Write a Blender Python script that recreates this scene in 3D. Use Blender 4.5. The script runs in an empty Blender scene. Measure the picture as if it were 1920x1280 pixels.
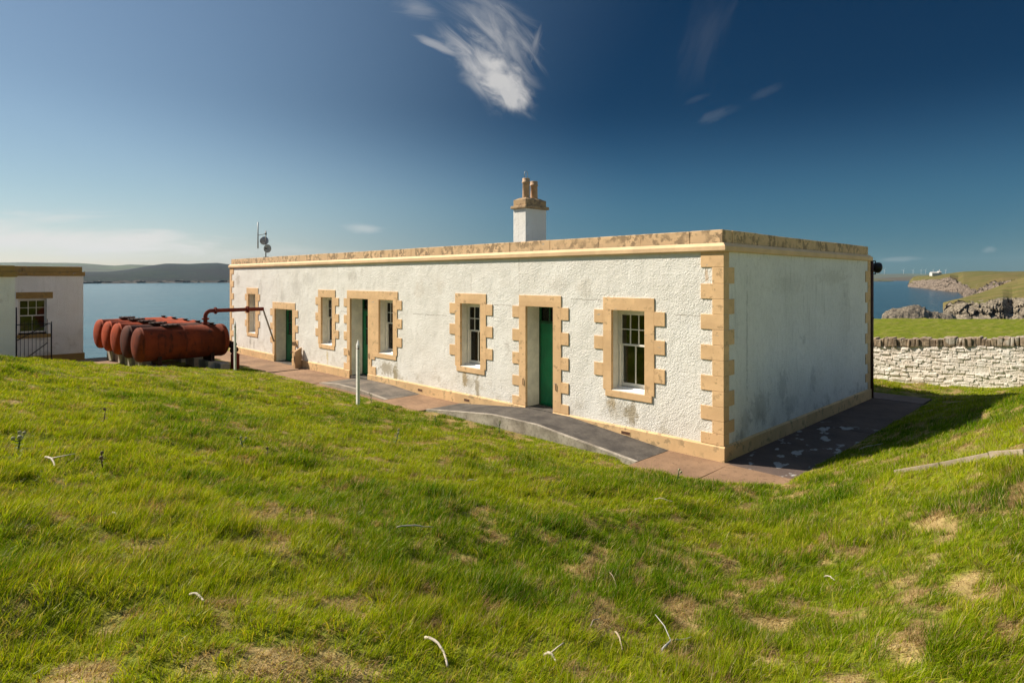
import bpy, bmesh, math, random
import numpy as np
from mathutils import Vector, Matrix

R = math.radians
random.seed(7)
RNG = np.random.default_rng(11)
scene = bpy.context.scene
COL = scene.collection

# ------------------------------------------------------------------ camera
CAM = np.array([5.319, -10.532, 3.306])
RIGHT = np.array([.6987, .7154, 0.]); FWD = np.array([-.7154, .6987, 0.])
cam = bpy.data.cameras.new("camera")
cam_o = bpy.data.objects.new("camera", cam); COL.objects.link(cam_o)
cam_o.location = CAM
cam_o.rotation_euler = (R(90), 0, math.atan2(.7154, .6987))
cam.lens = 36 * 1159 / 1920
cam.sensor_width = 36
cam.shift_y = -(640 - 522.8) / 1920
cam.clip_start = .1
cam.clip_end = 80000
scene.camera = cam_o

# ------------------------------------------------------------------ light
SUN_EL = R(39.5)
SUN_DIR = Vector((-1.0, -.46, 0)).normalized() * math.cos(SUN_EL) + Vector((0, 0, math.sin(SUN_EL)))   # towards the sun
sun = bpy.data.lights.new("sun", 'SUN'); sun.energy = 5.0; sun.angle = R(.53); sun.color = (1, .885, .73)
sun_o = bpy.data.objects.new("sun", sun); COL.objects.link(sun_o)
sun_o.rotation_euler = SUN_DIR.to_track_quat('Z', 'Y').to_euler()
scene.view_settings.view_transform = 'Standard'
scene.view_settings.look = 'None'
scene.view_settings.gamma = 1
scene.view_settings.exposure = .75
scene.render.film_transparent = False
cy = scene.cycles
cy.max_bounces = 6; cy.transparent_max_bounces = 12; cy.use_denoising = True


# ------------------------------------------------------------------ node helpers
class NT:
    def __init__(s, nt):
        s.nt = nt; s.n = nt.nodes; s.l = nt.links
    def put(s, sock, v):
        if isinstance(v, bpy.types.NodeSocket): s.l.new(v, sock)
        elif v is not None: sock.default_value = v
    def node(s, t, **kw):
        n = s.n.new(t)
        for k, v in kw.items(): setattr(n, k, v)
        return n
    def math(s, op, a, b=None, c=None, clamp=False):
        n = s.node('ShaderNodeMath', operation=op, use_clamp=clamp)
        s.put(n.inputs[0], a)
        if b is not None: s.put(n.inputs[1], b)
        if c is not None: s.put(n.inputs[2], c)
        return n.outputs[0]
    def vmath(s, op, a, b=None, scale=None):
        n = s.node('ShaderNodeVectorMath', operation=op)
        s.put(n.inputs[0], a)
        if b is not None: s.put(n.inputs[1], b)
        if scale is not None: s.put(n.inputs['Scale'], scale)
        return n.outputs['Value'] if op in ('DOT_PRODUCT', 'LENGTH', 'DISTANCE') else n.outputs[0]
    def mix(s, f, a, b, mode='MIX'):
        n = s.node('ShaderNodeMix', data_type='RGBA', blend_type=mode)
        s.put(n.inputs[0], f)
        for i, v in ((6, a), (7, b)):
            if isinstance(v, tuple) and len(v) == 3: v = v + (1,)
            s.put(n.inputs[i], v)
        return n.outputs[2]
    def coord(s, out='Object'):
        return s.node('ShaderNodeTexCoord').outputs[out]
    def mapping(s, v, scale=(1, 1, 1), rot=(0, 0, 0), loc=(0, 0, 0)):
        n = s.node('ShaderNodeMapping')
        s.put(n.inputs['Vector'], v); n.inputs['Scale'].default_value = scale
        n.inputs['Rotation'].default_value = rot; n.inputs['Location'].default_value = loc
        return n.outputs[0]
    def noise(s, v, scale, detail=4, rough=.55, dist=0):
        n = s.node('ShaderNodeTexNoise')
        s.put(n.inputs['Vector'], v); s.put(n.inputs['Scale'], scale)
        n.inputs['Detail'].default_value = detail; n.inputs['Roughness'].default_value = rough
        n.inputs['Distortion'].default_value = dist
        return n.outputs['Fac']
    def vor(s, v, scale, feature='F1', rand=1):
        n = s.node('ShaderNodeTexVoronoi', feature=feature)
        s.put(n.inputs['Vector'], v); n.inputs['Scale'].default_value = scale
        n.inputs['Randomness'].default_value = rand
        return n
    def ramp(s, f, lo, hi, a=0., b=1.):
        n = s.node('ShaderNodeMapRange', clamp=True)
        n.interpolation_type = 'SMOOTHSTEP'
        s.put(n.inputs[0], f)
        for i, v in ((1, lo), (2, hi), (3, a), (4, b)): s.put(n.inputs[i], v)
        return n.outputs[0]
    def sep(s, v):
        n = s.node('ShaderNodeSeparateXYZ'); s.put(n.inputs[0], v); return n.outputs
    def bump(s, h, dist, strength=1., normal=None):
        n = s.node('ShaderNodeBump')
        s.put(n.inputs['Height'], h); n.inputs['Distance'].default_value = dist
        n.inputs['Strength'].default_value = strength
        if normal is not None: s.put(n.inputs['Normal'], normal)
        return n.outputs[0]


def material(name):
    m = bpy.data.materials.new(name); m.use_nodes = True
    t = NT(m.node_tree)
    b = m.node_tree.nodes['Principled BSDF']
    return m, t, b


def simple(name, col, rough=.6, metal=0., var=.15, vscale=6, bump=0., bscale=40, spec=.5):
    m, t, b = material(name)
    p = t.coord()
    n = t.noise(p, vscale, 6, .65)
    f = t.ramp(n, .3, .7)
    dark = tuple(c * (1 - var) for c in col); lite = tuple(min(1, c * (1 + var)) for c in col)
    t.put(b.inputs['Base Color'], t.mix(f, dark, lite))
    b.inputs['Roughness'].default_value = rough; b.inputs['Metallic'].default_value = metal
    b.inputs['Specular IOR Level'].default_value = spec
    if bump: t.put(b.inputs['Normal'], t.bump(t.noise(p, bscale, 4), bump))
    return m


# ------------------------------------------------------------------ sky
world = bpy.data.worlds.new("World"); scene.world = world; world.use_nodes = True
w = NT(world.node_tree)
bg = world.node_tree.nodes['Background']
sky = w.node('ShaderNodeTexSky', sky_type='NISHITA')
sky.sun_disc = False; sky.sun_elevation = SUN_EL
sky.sun_rotation = math.atan2(SUN_DIR.x, SUN_DIR.y)
sky.altitude = 0; sky.air_density = 1.0; sky.dust_density = .15; sky.ozone_density = 2.5
dirv = w.vmath('NORMALIZE', w.coord('Generated'))
# scattered skylight is partly polarised at right angles to the sun: a polarising filter darkens that band
cg = w.vmath('DOT_PRODUCT', dirv, tuple(SUN_DIR))
c2 = w.math('MULTIPLY', cg, cg)
pol = w.math('DIVIDE', w.math('SUBTRACT', 1., c2), w.math('ADD', 1., c2))
zc = w.sep(dirv)[2]
hz = w.ramp(zc, .10, .28)                                  # the effect is stronger away from the hazy horizon
lo_ = w.math('ADD', .40, w.math('MULTIPLY', hz, -.25)); hi_ = w.math('ADD', .95, w.math('MULTIPLY', hz, -.15))
band = w.math('DIVIDE', w.math('SUBTRACT', pol, lo_), w.math('SUBTRACT', hi_, lo_), clamp=True)
band = w.math('ADD', w.math('MULTIPLY', band, .4), w.math('MULTIPLY', w.ramp(band, 0., 1.), .6))
# it fades towards the zenith and the side of the sky opposite the sun, where added, unseen brightness fills the shaded side wall
sky_fill = w.math('MAXIMUM', w.ramp(cg, -.28, -.62), w.ramp(zc, .50, .80))
band = w.math('MULTIPLY', band, w.math('SUBTRACT', 1., sky_fill))
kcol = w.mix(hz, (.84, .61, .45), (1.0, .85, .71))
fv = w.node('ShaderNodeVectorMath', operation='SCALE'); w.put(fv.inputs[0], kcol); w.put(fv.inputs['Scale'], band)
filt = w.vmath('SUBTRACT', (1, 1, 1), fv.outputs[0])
tint = w.mix(sky_fill, w.mix(w.ramp(zc, 0., .13), (.56, .495, .51), (.52, .515, .475)), (1.15, 1.02, .86))
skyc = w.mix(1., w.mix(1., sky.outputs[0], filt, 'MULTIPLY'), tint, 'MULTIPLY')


def sky_dir(px, py):
    v = FWD + RIGHT * (px - 960) / 1159 + np.array([0, 0, (522.8 - py) / 1159])
    return Vector(v / np.linalg.norm(v))


def cloud(acc, cx, cy_, ang, a, b, amt, lo, hi, nscale, stretch, seed, col=None):
    """a cirrus patch round a fixed direction of the sky: ellipse (half sizes in 1/1159 rad) times streaky noise"""
    c = sky_dir(cx, cy_)
    east = Vector((RIGHT[0], RIGHT[1], 0)); east = (east - c * east.dot(c)).normalized()
    up = c.cross(east); up = up if up.z > 0 else -up
    ca, sa = math.cos(R(ang)), math.sin(R(ang))
    e1 = east * ca + up * sa; e2 = -east * sa + up * ca
    u = w.vmath('DOT_PRODUCT', dirv, tuple(e1)); v = w.vmath('DOT_PRODUCT', dirv, tuple(e2))
    ua = w.math('DIVIDE', u, a / 1159.); vb = w.math('DIVIDE', v, b / 1159.)
    cmb = w.node('ShaderNodeCombineXYZ')
    w.put(cmb.inputs[0], w.math('MULTIPLY', u, nscale / stretch)); w.put(cmb.inputs[1], w.math('MULTIPLY', v, nscale)); cmb.inputs[2].default_value = seed
    n = w.noise(cmb.outputs[0], 1., 8, .62, .9)
    r2 = w.math('ADD', w.math('MULTIPLY', ua, ua), w.math('MULTIPLY', vb, vb))
    r = w.math('SQRT', r2)
    body = w.math('SUBTRACT', 1., r)
    front = w.math('GREATER_THAN', w.vmath('DOT_PRODUCT', dirv, tuple(c)), 0.)
    d = w.math('ADD', body, w.math('MULTIPLY', w.math('SUBTRACT', n, .5), 2.6))
    d = w.math('MULTIPLY', w.ramp(d, lo, hi), w.ramp(body, -.35, .25))
    d = w.math('MULTIPLY', w.math('MULTIPLY', d, front), amt)
    return w.math('MAXIMUM', acc, d)


cl = w.math('ADD', 0., 0.)
for args in (
    (915, 132, -39, 112, 54, .56, -.1, 1.2, 26, 2.2, 1.3),
    (932, 146, -42, 74, 36, .72, -.5, .85, 30, 1.8, 4.1),
    (962, 172, -60, 36, 26, .68, -.6, .5, 34, 1.6, 4.9),
    (940, 75, -50, 95, 62, .42, .0, 1.2, 34, 4.0, 7.7),
    (905, 25, -28, 130, 46, .22, .1, 1.2, 30, 5.0, 9.2),
    (775, 14, -12, 70, 26, .24, .1, 1.1, 30, 4.0, 2.6),
    (825, 88, -24, 52, 9, .35, .0, .9, 40, 5.0, 3.3),
    (1004, 80, 78, 38, 10, .22, .0, .9, 36, 4.0, 5.5),
    (1322, 60, 74, 110, 42, .032, .0, 1.2, 22, 3.5, 6.1),
    (1345, 216, 22, 40, 11, .045, .0, .9, 36, 4.0, 8.4),
    (1432, 175, 26, 34, 10, .03, .0, .9, 36, 4.0, 8.9),
    (1305, 186, 20, 30, 8, .025, .0, .9, 36, 4.0, 1.9),
    (100, 448, -2, 230, 34, .95, .05, .9, 20, 6.0, 12.3),
    (330, 462, -3, 170, 24, .75, .05, 1.0, 22, 6.0, 14.3),
    (-120, 430, 3, 260, 30, .75, .05, 1.0, 20, 6.0, 15.1),
    (690, 430, -8, 52, 12, .36, .0, 1.0, 26, 4.0, 16.5),
    (560, 470, -3, 150, 14, .30, .0, 1.1, 24, 6.0, 17.7),
    (1692, 486, 2, 30, 5, .14, .0, .9, 50, 4.0, 18.2),
    (1856, 467, 8, 12, 7, .12, .0, .9, 50, 3.0, 19.2),
):
    cl = cloud(cl, *args)
skyc = w.mix(cl, skyc, (5.2, 5.0, 4.75))
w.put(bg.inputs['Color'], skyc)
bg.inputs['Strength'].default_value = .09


# ------------------------------------------------------------------ mesh helpers
class MB:
    def __init__(s): s.bm = bmesh.new()
    def box(s, x0, x1, y0, y1, z0, z1, bev=0., jit=0., mi=0):
        b2 = bmesh.new()
        vs = [b2.verts.new((x, y, z)) for z in (z0, z1) for y in (y0, y1) for x in (x0, x1)]
        for f in ((0, 2, 3, 1), (4, 5, 7, 6), (0, 1, 5, 4), (2, 6, 7, 3), (0, 4, 6, 2), (1, 3, 7, 5)):
            b2.faces.new([vs[i] for i in f])
        if jit:
            for v in vs: v.co += Vector((random.uniform(-jit, jit), random.uniform(-jit, jit), random.uniform(-jit, jit)))
        if bev:
            bmesh.ops.bevel(b2, geom=b2.edges[:], offset=bev, segments=2, profile=.6, affect='EDGES')
        s.add(b2, mi)
    def add(s, b2, mi=0, mat=None):
        if mat is not None: bmesh.ops.transform(b2, matrix=mat, verts=b2.verts[:])
        mp = {}
        for v in b2.verts: mp[v] = s.bm.verts.new(v.co)
        for f in b2.faces:
            try:
                nf = s.bm.faces.new([mp[v] for v in f.verts]); nf.material_index = mi; nf.smooth = f.smooth
            except ValueError: pass
        b2.free()
    def tube(s, pts, rad, seg=10, cap=True, mi=0):
        pts = [Vector(p) for p in pts]
        if not hasattr(rad, '__len__'): rad = [rad] * len(pts)
        rings = []; up = Vector((0, 0, 1))
        t0 = (pts[1] - pts[0]).normalized()
        if abs(t0.dot(up)) > .95: up = Vector((1, 0, 0))
        n = (up - t0 * up.dot(t0)).normalized()
        for i, p in enumerate(pts):
            a = pts[max(i - 1, 0)]; b = pts[min(i + 1, len(pts) - 1)]
            t = (b - a).normalized()
            n = (n - t * n.dot(t)).normalized(); bi = t.cross(n)
            rings.append([s.bm.verts.new(p + (n * math.cos(k * 2 * math.pi / seg) + bi * math.sin(k * 2 * math.pi / seg)) * rad[i]) for k in range(seg)])
        for a, b in zip(rings, rings[1:]):
            for k in range(seg):
                f = s.bm.faces.new((a[k], a[(k + 1) % seg], b[(k + 1) % seg], b[k])); f.smooth = True; f.material_index = mi
        if cap:
            f = s.bm.faces.new(rings[0][::-1]); f.material_index = mi
            f = s.bm.faces.new(rings[-1]); f.material_index = mi
    def lathe(s, origin, axis, prof, seg=32, mi=0, smooth=True):
        """prof: (distance along axis, radius)"""
        o = Vector(origin); ax = Vector(axis).normalized()
        q = Vector((0, 0, 1)).rotation_difference(ax)
        ux = q @ Vector((1, 0, 0)); uy = q @ Vector((0, 1, 0))
        rings = []
        for h, r in prof:
            if r < 1e-6: rings.append([s.bm.verts.new(o + ax * h)])
            else: rings.append([s.bm.verts.new(o + ax * h + (ux * math.cos(k * 2 * math.pi / seg) + uy * math.sin(k * 2 * math.pi / seg)) * r) for k in range(seg)])
        for a, b in zip(rings, rings[1:]):
            for k in range(seg):
                k2 = (k + 1) % seg
                if len(a) == 1 and len(b) == 1: continue
                if len(a) == 1: vs = (a[0], b[k2], b[k])
                elif len(b) == 1: vs = (a[k], a[k2], b[0])
                else: vs = (a[k], a[k2], b[k2], b[k])
                f = s.bm.faces.new(vs); f.smooth = smooth; f.material_index = mi
    def prism(s, poly, y0, y1, axis='Y', bev=0., mi=0):
        b2 = bmesh.new()
        def P(a, b, c):
            return {'Y': (a, c, b), 'X': (c, a, b), 'Z': (a, b, c)}[axis]
        lo = [b2.verts.new(P(a, b, y0)) for a, b in poly]; hi = [b2.verts.new(P(a, b, y1)) for a, b in poly]
        b2.faces.new(lo); b2.faces.new(hi[::-1])
        n = len(poly)
        for i in range(n): b2.faces.new((lo[i], hi[i], hi[(i + 1) % n], lo[(i + 1) % n]))
        bmesh.ops.recalc_face_normals(b2, faces=b2.faces[:])
        if bev: bmesh.ops.bevel(b2, geom=b2.edges[:], offset=bev, segments=2, affect='EDGES')
        s.add(b2, mi)
    def build(s, name, mats, parent=None, fix=False):
        if fix: bmesh.ops.recalc_face_normals(s.bm, faces=s.bm.faces[:])
        me = bpy.data.meshes.new(name); s.bm.to_mesh(me); s.bm.free()
        for m in (mats if isinstance(mats, (list, tuple)) else [mats]): me.materials.append(m)
        return link(name, me, parent)


def root_of(o):
    while o.parent: o = o.parent
    return o


def link(name, me, parent=None):
    o = bpy.data.objects.new(name, me); COL.objects.link(o)
    if parent is not None:
        o.parent = parent
        o.matrix_parent_inverse = Matrix.Translation(root_of(parent).location).inverted() if parent.parent is None else Matrix()
    return o


def tag(o, label=None, cat=None, group=None, kind=None):
    for k, v in (('label', label), ('category', cat), ('group', group), ('kind', kind)):
        if v: o[k] = v
    return o


def thing(name, loc, label, cat, group=None):
    o = bpy.data.objects.new(name, None); COL.objects.link(o); o.location = loc
    o.empty_display_size = .2
    return tag(o, label, cat, group)


def array_mesh(name, co, quads=None, tris=None, mats=(), smooth=True):
    me = bpy.data.meshes.new(name)
    co = np.asarray(co, np.float32)
    me.vertices.add(len(co)); me.vertices.foreach_set('co', co.ravel())
    idx = []; tot = []
    if quads is not None and len(quads): idx.append(np.asarray(quads, np.int32).ravel()); tot.append(np.full(len(quads), 4, np.int32))
    if tris is not None and len(tris): idx.append(np.asarray(tris, np.int32).ravel()); tot.append(np.full(len(tris), 3, np.int32))
    idx = np.concatenate(idx); tot = np.concatenate(tot)
    me.loops.add(len(idx)); me.loops.foreach_set('vertex_index', idx)
    me.polygons.add(len(tot))
    start = np.concatenate(([0], np.cumsum(tot)[:-1])).astype(np.int32)
    me.polygons.foreach_set('loop_start', start); me.polygons.foreach_set('loop_total', tot)
    me.polygons.foreach_set('use_smooth', np.full(len(tot), smooth))
    me.update(calc_edges=True); me.validate()
    for m in mats: me.materials.append(m)
    return me


# ------------------------------------------------------------------ numpy noise and the lie of the land
_T = np.random.default_rng(5).random((256, 256))


def vnoise(x, y):
    x = np.asarray(x, float); y = np.asarray(y, float)
    xi = np.floor(x).astype(int); yi = np.floor(y).astype(int)
    fx = x - xi; fy = y - yi
    fx = fx * fx * (3 - 2 * fx); fy = fy * fy * (3 - 2 * fy)
    a = _T[xi & 255, yi & 255]; b = _T[(xi + 1) & 255, yi & 255]
    c = _T[xi & 255, (yi + 1) & 255]; d = _T[(xi + 1) & 255, (yi + 1) & 255]
    return (a * (1 - fx) + b * fx) * (1 - fy) + (c * (1 - fx) + d * fx) * fy


def fbm(x, y, oct=4, gain=.5):
    s = 0; a = 1; t = 0
    for i in range(oct):
        s = s + a * vnoise(x * 2 ** i + 17.3 * i, y * 2 ** i + 9.1 * i); t += a; a *= gain
    return s / t


def sst(a, b, x):
    t = np.clip((x - a) / (b - a), 0, 1); return t * t * (3 - 2 * t)


SEA = -8.7
WALL_A = np.array([-.90, 12.24]); WALL_B = np.array([2.93, 12.34])


def path_dist(x, y):
    """metres outside the paved strip along the front and the right side of the cottage (negative on it)"""
    front = 1.42 - .27 * sst(-7.5, -6.9, x) * sst(-1.0, -1.6, x)
    front = np.minimum(front, np.interp(x, [-.9, .42, .84, 1.36], [1.42, 1.16, .88, .35]))
    ex = x - 1.25; ey1 = -front - y; ey2 = y - 9.7
    ey = np.maximum(ey1, ey2)
    out = np.hypot(np.maximum(ex, 0), np.maximum(ey, 0))
    return np.where((ex > 0) | (ey > 0), out, np.maximum(ex, ey))


def land(x, y):
    x = np.asarray(x, float); y = np.asarray(y, float)
    d1 = np.maximum(-1.42 - y, 0)
    d0 = np.maximum(np.minimum(path_dist(x, y), .8), 0) * sst(-1.2, .2, x) * sst(.5, -.8, y)
    zf = np.where(d1 < 11, .155 * d1 + .0033 * d1 ** 2, .155 * 11 + .0033 * 121 + .06 * (d1 - 11))
    zf = zf * sst(-19.0, -14.9, x + .10 * (y + 6))
    d2 = np.maximum(x - 1.25, 0)
    zr = .36 * d2 + .036 * d2 ** 2
    zr = np.where(d2 > 3, 1.404 + .5 * (1 - np.exp(-(d2 - 3) / .9)), zr)
    g = 1 - .65 * sst(3.0, 10.5, y) - .18 * sst(10.5, 14, y) - .17 * sst(14, 40, y)
    zr = zr * g * (1 - .25 * sst(0, 5, -1.42 - y))
    k = .22
    h = np.clip(.5 + .5 * (zf - zr) / k, 0, 1)
    z = zr * (1 - h) + zf * h + k * h * (1 - h) * sst(0, .4, np.minimum(d1, d2))
    pd = path_dist(x, y)
    m = sst(0, .9, pd)
    z = z + m * (.11 * (fbm(x * .45 + 3, y * .45 + 8, 2) - .5) + .15 * (fbm(x * 1.6, y * 1.6, 3, .6) - .5) + .07 * (fbm(x * 3.4 + 5, y * 3.4, 2) - .5)) * np.where(x < -16, .4, 1)
    z = z + .02 * sst(0, .15, pd) + .10 * d0 * sst(1.6, 1.2, x)
    z = np.where(pd < 0, -.07, z)
    # yard beside the cottage's far end, sinking a little towards the outbuilding
    z = z - .5 * sst(-22, -29, x) * sst(0, -3, y)
    # field behind the garden wall
    z = z - .45 * sst(14, 50, y)
    # shore: land breaks off to the sea
    dep = (x - CAM[0]) * FWD[0] + (y - CAM[1]) * FWD[1]
    edge = dep + 1.5 * (fbm(x * .08, y * .08, 3) - .5) * 4
    z = z - 12 * sst(57, 70, edge) * (y > 8)
    z = z - 12 * sst(-29.6, -36, x)
    return z


def dryness(x, y):
    a = fbm(x * 4.6 + 40, y * 4.6 + 11, 4, .6)
    b = fbm(x * .35 + 4, y * .35 + 51, 3)
    c = a + .20 * (b - .5)
    band = .05 * sst(1.6, .2, np.abs(path_dist(x, y) - .6)) + .02 * sst(-3, 2, x)
    return sst(.588, .665, c + band)


# ------------------------------------------------------------------ ground
def ground_material():
    m, t, b = material("turf")
    p = t.coord()
    at = t.node('ShaderNodeAttribute', attribute_name='dry').outputs['Fac']
    n1 = t.noise(p, .35, 5, .6); n2 = t.noise(p, 2.6, 6, .65); n3 = t.noise(t.mapping(p, (22, 22, 22)), 1, 3, .6)
    g = t.mix(t.ramp(n2, .32, .68), (.085, .135, .006), (.20, .235, .010))
    g = t.mix(t.ramp(n1, .35, .7), g, t.mix(t.ramp(n2, .3, .7), (.13, .165, .012), (.22, .23, .025)))
    g = t.mix(t.ramp(n3, .35, .75), g, (.10, .115, .016))
    d = t.mix(t.ramp(n2, .3, .7), (.26, .18, .08), (.42, .31, .145))
    c = t.mix(t.math('MULTIPLY', at, .85), g, d)
    t.put(b.inputs['Base Color'], c)
    b.inputs['Roughness'].default_value = .95; b.inputs['Specular IOR Level'].default_value = .1
    h = t.math('ADD', t.math('MULTIPLY', n3, .5), n2)
    t.put(b.inputs['Normal'], t.bump(h, .06))
    return m


def axis_lines(parts):
    out = []
    for a, b, st in parts: out.append(np.arange(a, b, st))
    return np.unique(np.round(np.concatenate(out), 4))


gx = axis_lines([(-60, -22, 1.2), (-22, -14, .25), (-14, 9, .11), (9, 16, .5), (16, 140.1, 4)])
gy = axis_lines([(-70, -14, 3), (-14, -1.9, .11), (-1.9, -1.1, .06), (-1.1, 15, .16), (15, 80.1, 1.0)])
GX, GY = np.meshgrid(gx, gy, indexing='ij')
GZ = land(GX, GY)
idx = np.arange(GX.size).reshape(GX.shape)
quads = np.stack([idx[:-1, :-1], idx[1:, :-1], idx[1:, 1:], idx[:-1, 1:]], -1).reshape(-1, 4)
TURF = ground_material()
me = array_mesh("ground", np.stack([GX, GY, GZ], -1).reshape(-1, 3), quads, mats=[TURF])
a = me.attributes.new('dry', 'FLOAT', 'POINT'); a.data.foreach_set('value', (dryness(GX, GY) * np.where(GY > 13, .35, 1)).ravel().astype(np.float32))
tag(link("ground", me), kind='structure')


# ------------------------------------------------------------------ sea
def sea_material():
    m, t, b = material("sea_water")
    p = t.coord()
    n1 = t.noise(t.mapping(p, (.55, .30, 1), (0, 0, R(35))), 1, 5, .65)
    n2 = t.noise(t.mapping(p, (.07, .025, 1), (0, 0, R(35))), 1, 4, .6)
    big = t.noise(t.mapping(p, (.012, .004, 1), (0, 0, R(30))), 1, 4, .6)
    x, y, z = t.sep(p)
    q = t.math('DIVIDE', t.math('SUBTRACT', t.math('MULTIPLY', x, -1.), y), t.math('SQRT', t.math('ADD', t.math('MULTIPLY', x, x), t.math('MULTIPLY', y, y))))
    west = t.ramp(q, -.55, .6)                  # base colour is a paler green to the west, darker blue to the north
    c = t.mix(west, t.mix(t.ramp(big, .35, .7), (.001, .020, .042), (.002, .034, .058)), t.mix(t.ramp(big, .35, .7), (.004, .078, .108), (.010, .105, .130)))
    c = t.mix(t.math('MULTIPLY', t.ramp(n1, .50, .74), .45), c, (.03, .10, .13)); c = t.mix(t.math('MULTIPLY', t.ramp(n2, .62, .45), .4), c, (.004, .035, .055))
    t.put(b.inputs['Base Color'], c)
    b.inputs['Roughness'].default_value = .14; b.inputs['IOR'].default_value = 1.33; b.inputs['Specular IOR Level'].default_value = .36
    h = t.math('ADD', t.math('MULTIPLY', n1, .8), t.math('MULTIPLY', n2, 2.5))
    t.put(b.inputs['Normal'], t.bump(h, .42, .7))
    return m


mb = MB()
mb.lathe((0, 0, SEA), (0, 0, 1), [(0, 0), (0, 60), (0, 200), (0, 800), (0, 3000), (0, 9300)], 96)
tag(mb.build("sea", sea_material()), kind='structure')


# ------------------------------------------------------------------ far hills and headlands (lofted round the horizon at their real distances)
def terrain_material(name, rock, grass_a, grass_b, lo, hi, scale, tint=None):
    m, t, b = material(name)
    p = t.coord(); geo = t.node('ShaderNodeNewGeometry')
    nz = t.sep(geo.outputs['True Normal'])[2]
    n = t.noise(p, scale, 8, .65); n2 = t.noise(p, scale * .22, 5, .6)
    g = t.mix(t.ramp(n, .3, .7), grass_a, grass_b)
    if tint: g = t.mix(t.ramp(n2, .42, .62), g, tint)
    strata = t.noise(t.mapping(p, (scale * 3, scale * 3, scale * 14), (R(12), R(8), 0)), 1, 6, .7)
    r = t.mix(t.ramp(t.math('ADD', t.math('MULTIPLY', strata, .5), t.math('MULTIPLY', t.noise(p, scale * 5, 8, .72), .5)), .42, .60), tuple(c * .16 for c in rock), rock)  # dark crevices between the strata are shade put into the rock colour
    at = t.node('ShaderNodeAttribute', attribute_name='rock').outputs['Fac']
    f = t.math('SUBTRACT', 1., t.ramp(t.math('ADD', at, t.math('MULTIPLY', t.math('SUBTRACT', n, .5), .9)), .40, .60))
    f = t.math('MULTIPLY', f, t.ramp(nz, lo * .5, hi * .6))
    t.put(b.inputs['Base Color'], t.mix(f, r, g))
    b.inputs['Roughness'].default_value = .95; b.inputs['Specular IOR Level'].default_value = .1
    t.put(b.inputs['Normal'], t.bump(t.math('ADD', n, strata), .5 / scale * .35))
    return m


def loft(name, mat, xs, rows, sub=6, seed=0, amp=0., cliff=(0, 0), colstep=2.0):
    """rows: list of (dep[], z[]) sampled at xs (tangent of bearing * 1159); every row is a contour running along the coast"""
    X = np.arange(xs[0], xs[-1] + .01, colstep)
    D = [np.interp(X, xs, r[0]) for r in rows]; Z = [np.interp(X, xs, r[1]) for r in rows]
    co = []; rk = []
    for i in range(len(rows) - 1):
        n = sub if not hasattr(sub, '__len__') else sub[i]
        for j in range(n + (i == len(rows) - 2)):
            f = j / n
            d = D[i] * (1 - f) + D[i + 1] * f; z = Z[i] * (1 - f) + Z[i + 1] * f
            px = CAM[0] + d * (FWD[0] + RIGHT[0] * X / 1159); py = CAM[1] + d * (FWD[1] + RIGHT[1] * X / 1159)
            s = d / 1159
            if cliff[0] <= i < cliff[1]:
                k = amp * (fbm(px / (9 * s + 2) + seed, z * .35 / (s + .3) + py / (9 * s + 2), 4, .65) - .5)
                d2 = d + k * 5
                zz = z + k * .8 * (0 < f + i)
            else:
                d2 = d; zz = z + amp * .16 * (fbm(px / (60 * s + 3) + seed, py / (60 * s + 3), 3) - .5)
            px = CAM[0] + d2 * (FWD[0] + RIGHT[0] * X / 1159); py = CAM[1] + d2 * (FWD[1] + RIGHT[1] * X / 1159)
            co.append(np.stack([px, py, zz], -1))
            lev = (i + f - cliff[1])      # rows above the cliff line are grass
            rk.append(sst(.16, -.10, lev + .55 * (fbm(px / (14 * s + 2) + 3, py / (14 * s + 2) + z * .2, 4, .6) - .5)) if cliff[1] else px * 0)
    co = np.array(co); nr, nc = co.shape[:2]
    ii = np.arange(nr * nc).reshape(nr, nc)
    q = np.stack([ii[:-1, :-1], ii[:-1, 1:], ii[1:, 1:], ii[1:, :-1]], -1).reshape(-1, 4)
    me = array_mesh(name, co.reshape(-1, 3), q, mats=[mat])
    a_ = me.attributes.new('rock', 'FLOAT', 'POINT'); a_.data.foreach_set('value', np.array(rk).ravel().astype(np.float32))
    return tag(link(name, me), kind='structure')


def zat(y, dep): return CAM[2] + (522.8 - np.asarray(y, float)) / 1159 * np.asarray(dep, float)


# far hills over the sound, left
HILL_FAR = terrain_material("far_hill_grass", (.16, .16, .14), (.075, .095, .055), (.13, .15, .075), .2, .5, .012, (.09, .085, .06))
xs = np.array([-1500, -1200, -960, -912, -876, -812, -756, -744, -720, -677, -560, -420, -200, 0, 200])
yr = np.array([500, 497, 492, 491, 492.3, 493, 497, 497.8, 496.6, 497, 498, 500, 505, 512, 518])
dp = np.full(len(xs), 5200.)
loft("far_hills", HILL_FAR, xs, [(dp * .62, np.full(len(xs), -9.5)), (dp * .66, zat(yr, dp) * .06), (dp * .85, zat(yr, dp * .9) * .62), (dp, zat(yr, dp)), (dp * 1.25, np.full(len(xs), -9.5))], 8, 3, 60, colstep=4)
HILL_NEAR = terrain_material("moorland", (.15, .13, .11), (.014, .022, .024), (.026, .038, .024), .15, .4, .02, (.022, .023, .026))
xs = np.array([-1500, -1200, -960, -900, -804, -756, -720, -673, -649, -605, -553, -529, -480, -380, -200, 0, 150, 260])
yr = np.array([520, 518, 514, 512, 509.5, 509, 505.5, 497, 494, 495, 493, 496, 500, 497, 503, 512, 519, 523])
yw = np.array([533.5, 533, 532.5, 532.3, 531.8, 531.4, 531, 530.6, 530.4, 530.3, 530.1, 530, 529.8, 529.5, 529.5, 529.2, 529, 529])
dw = 12.006 * 1159 / (yw - 522.8)
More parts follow.
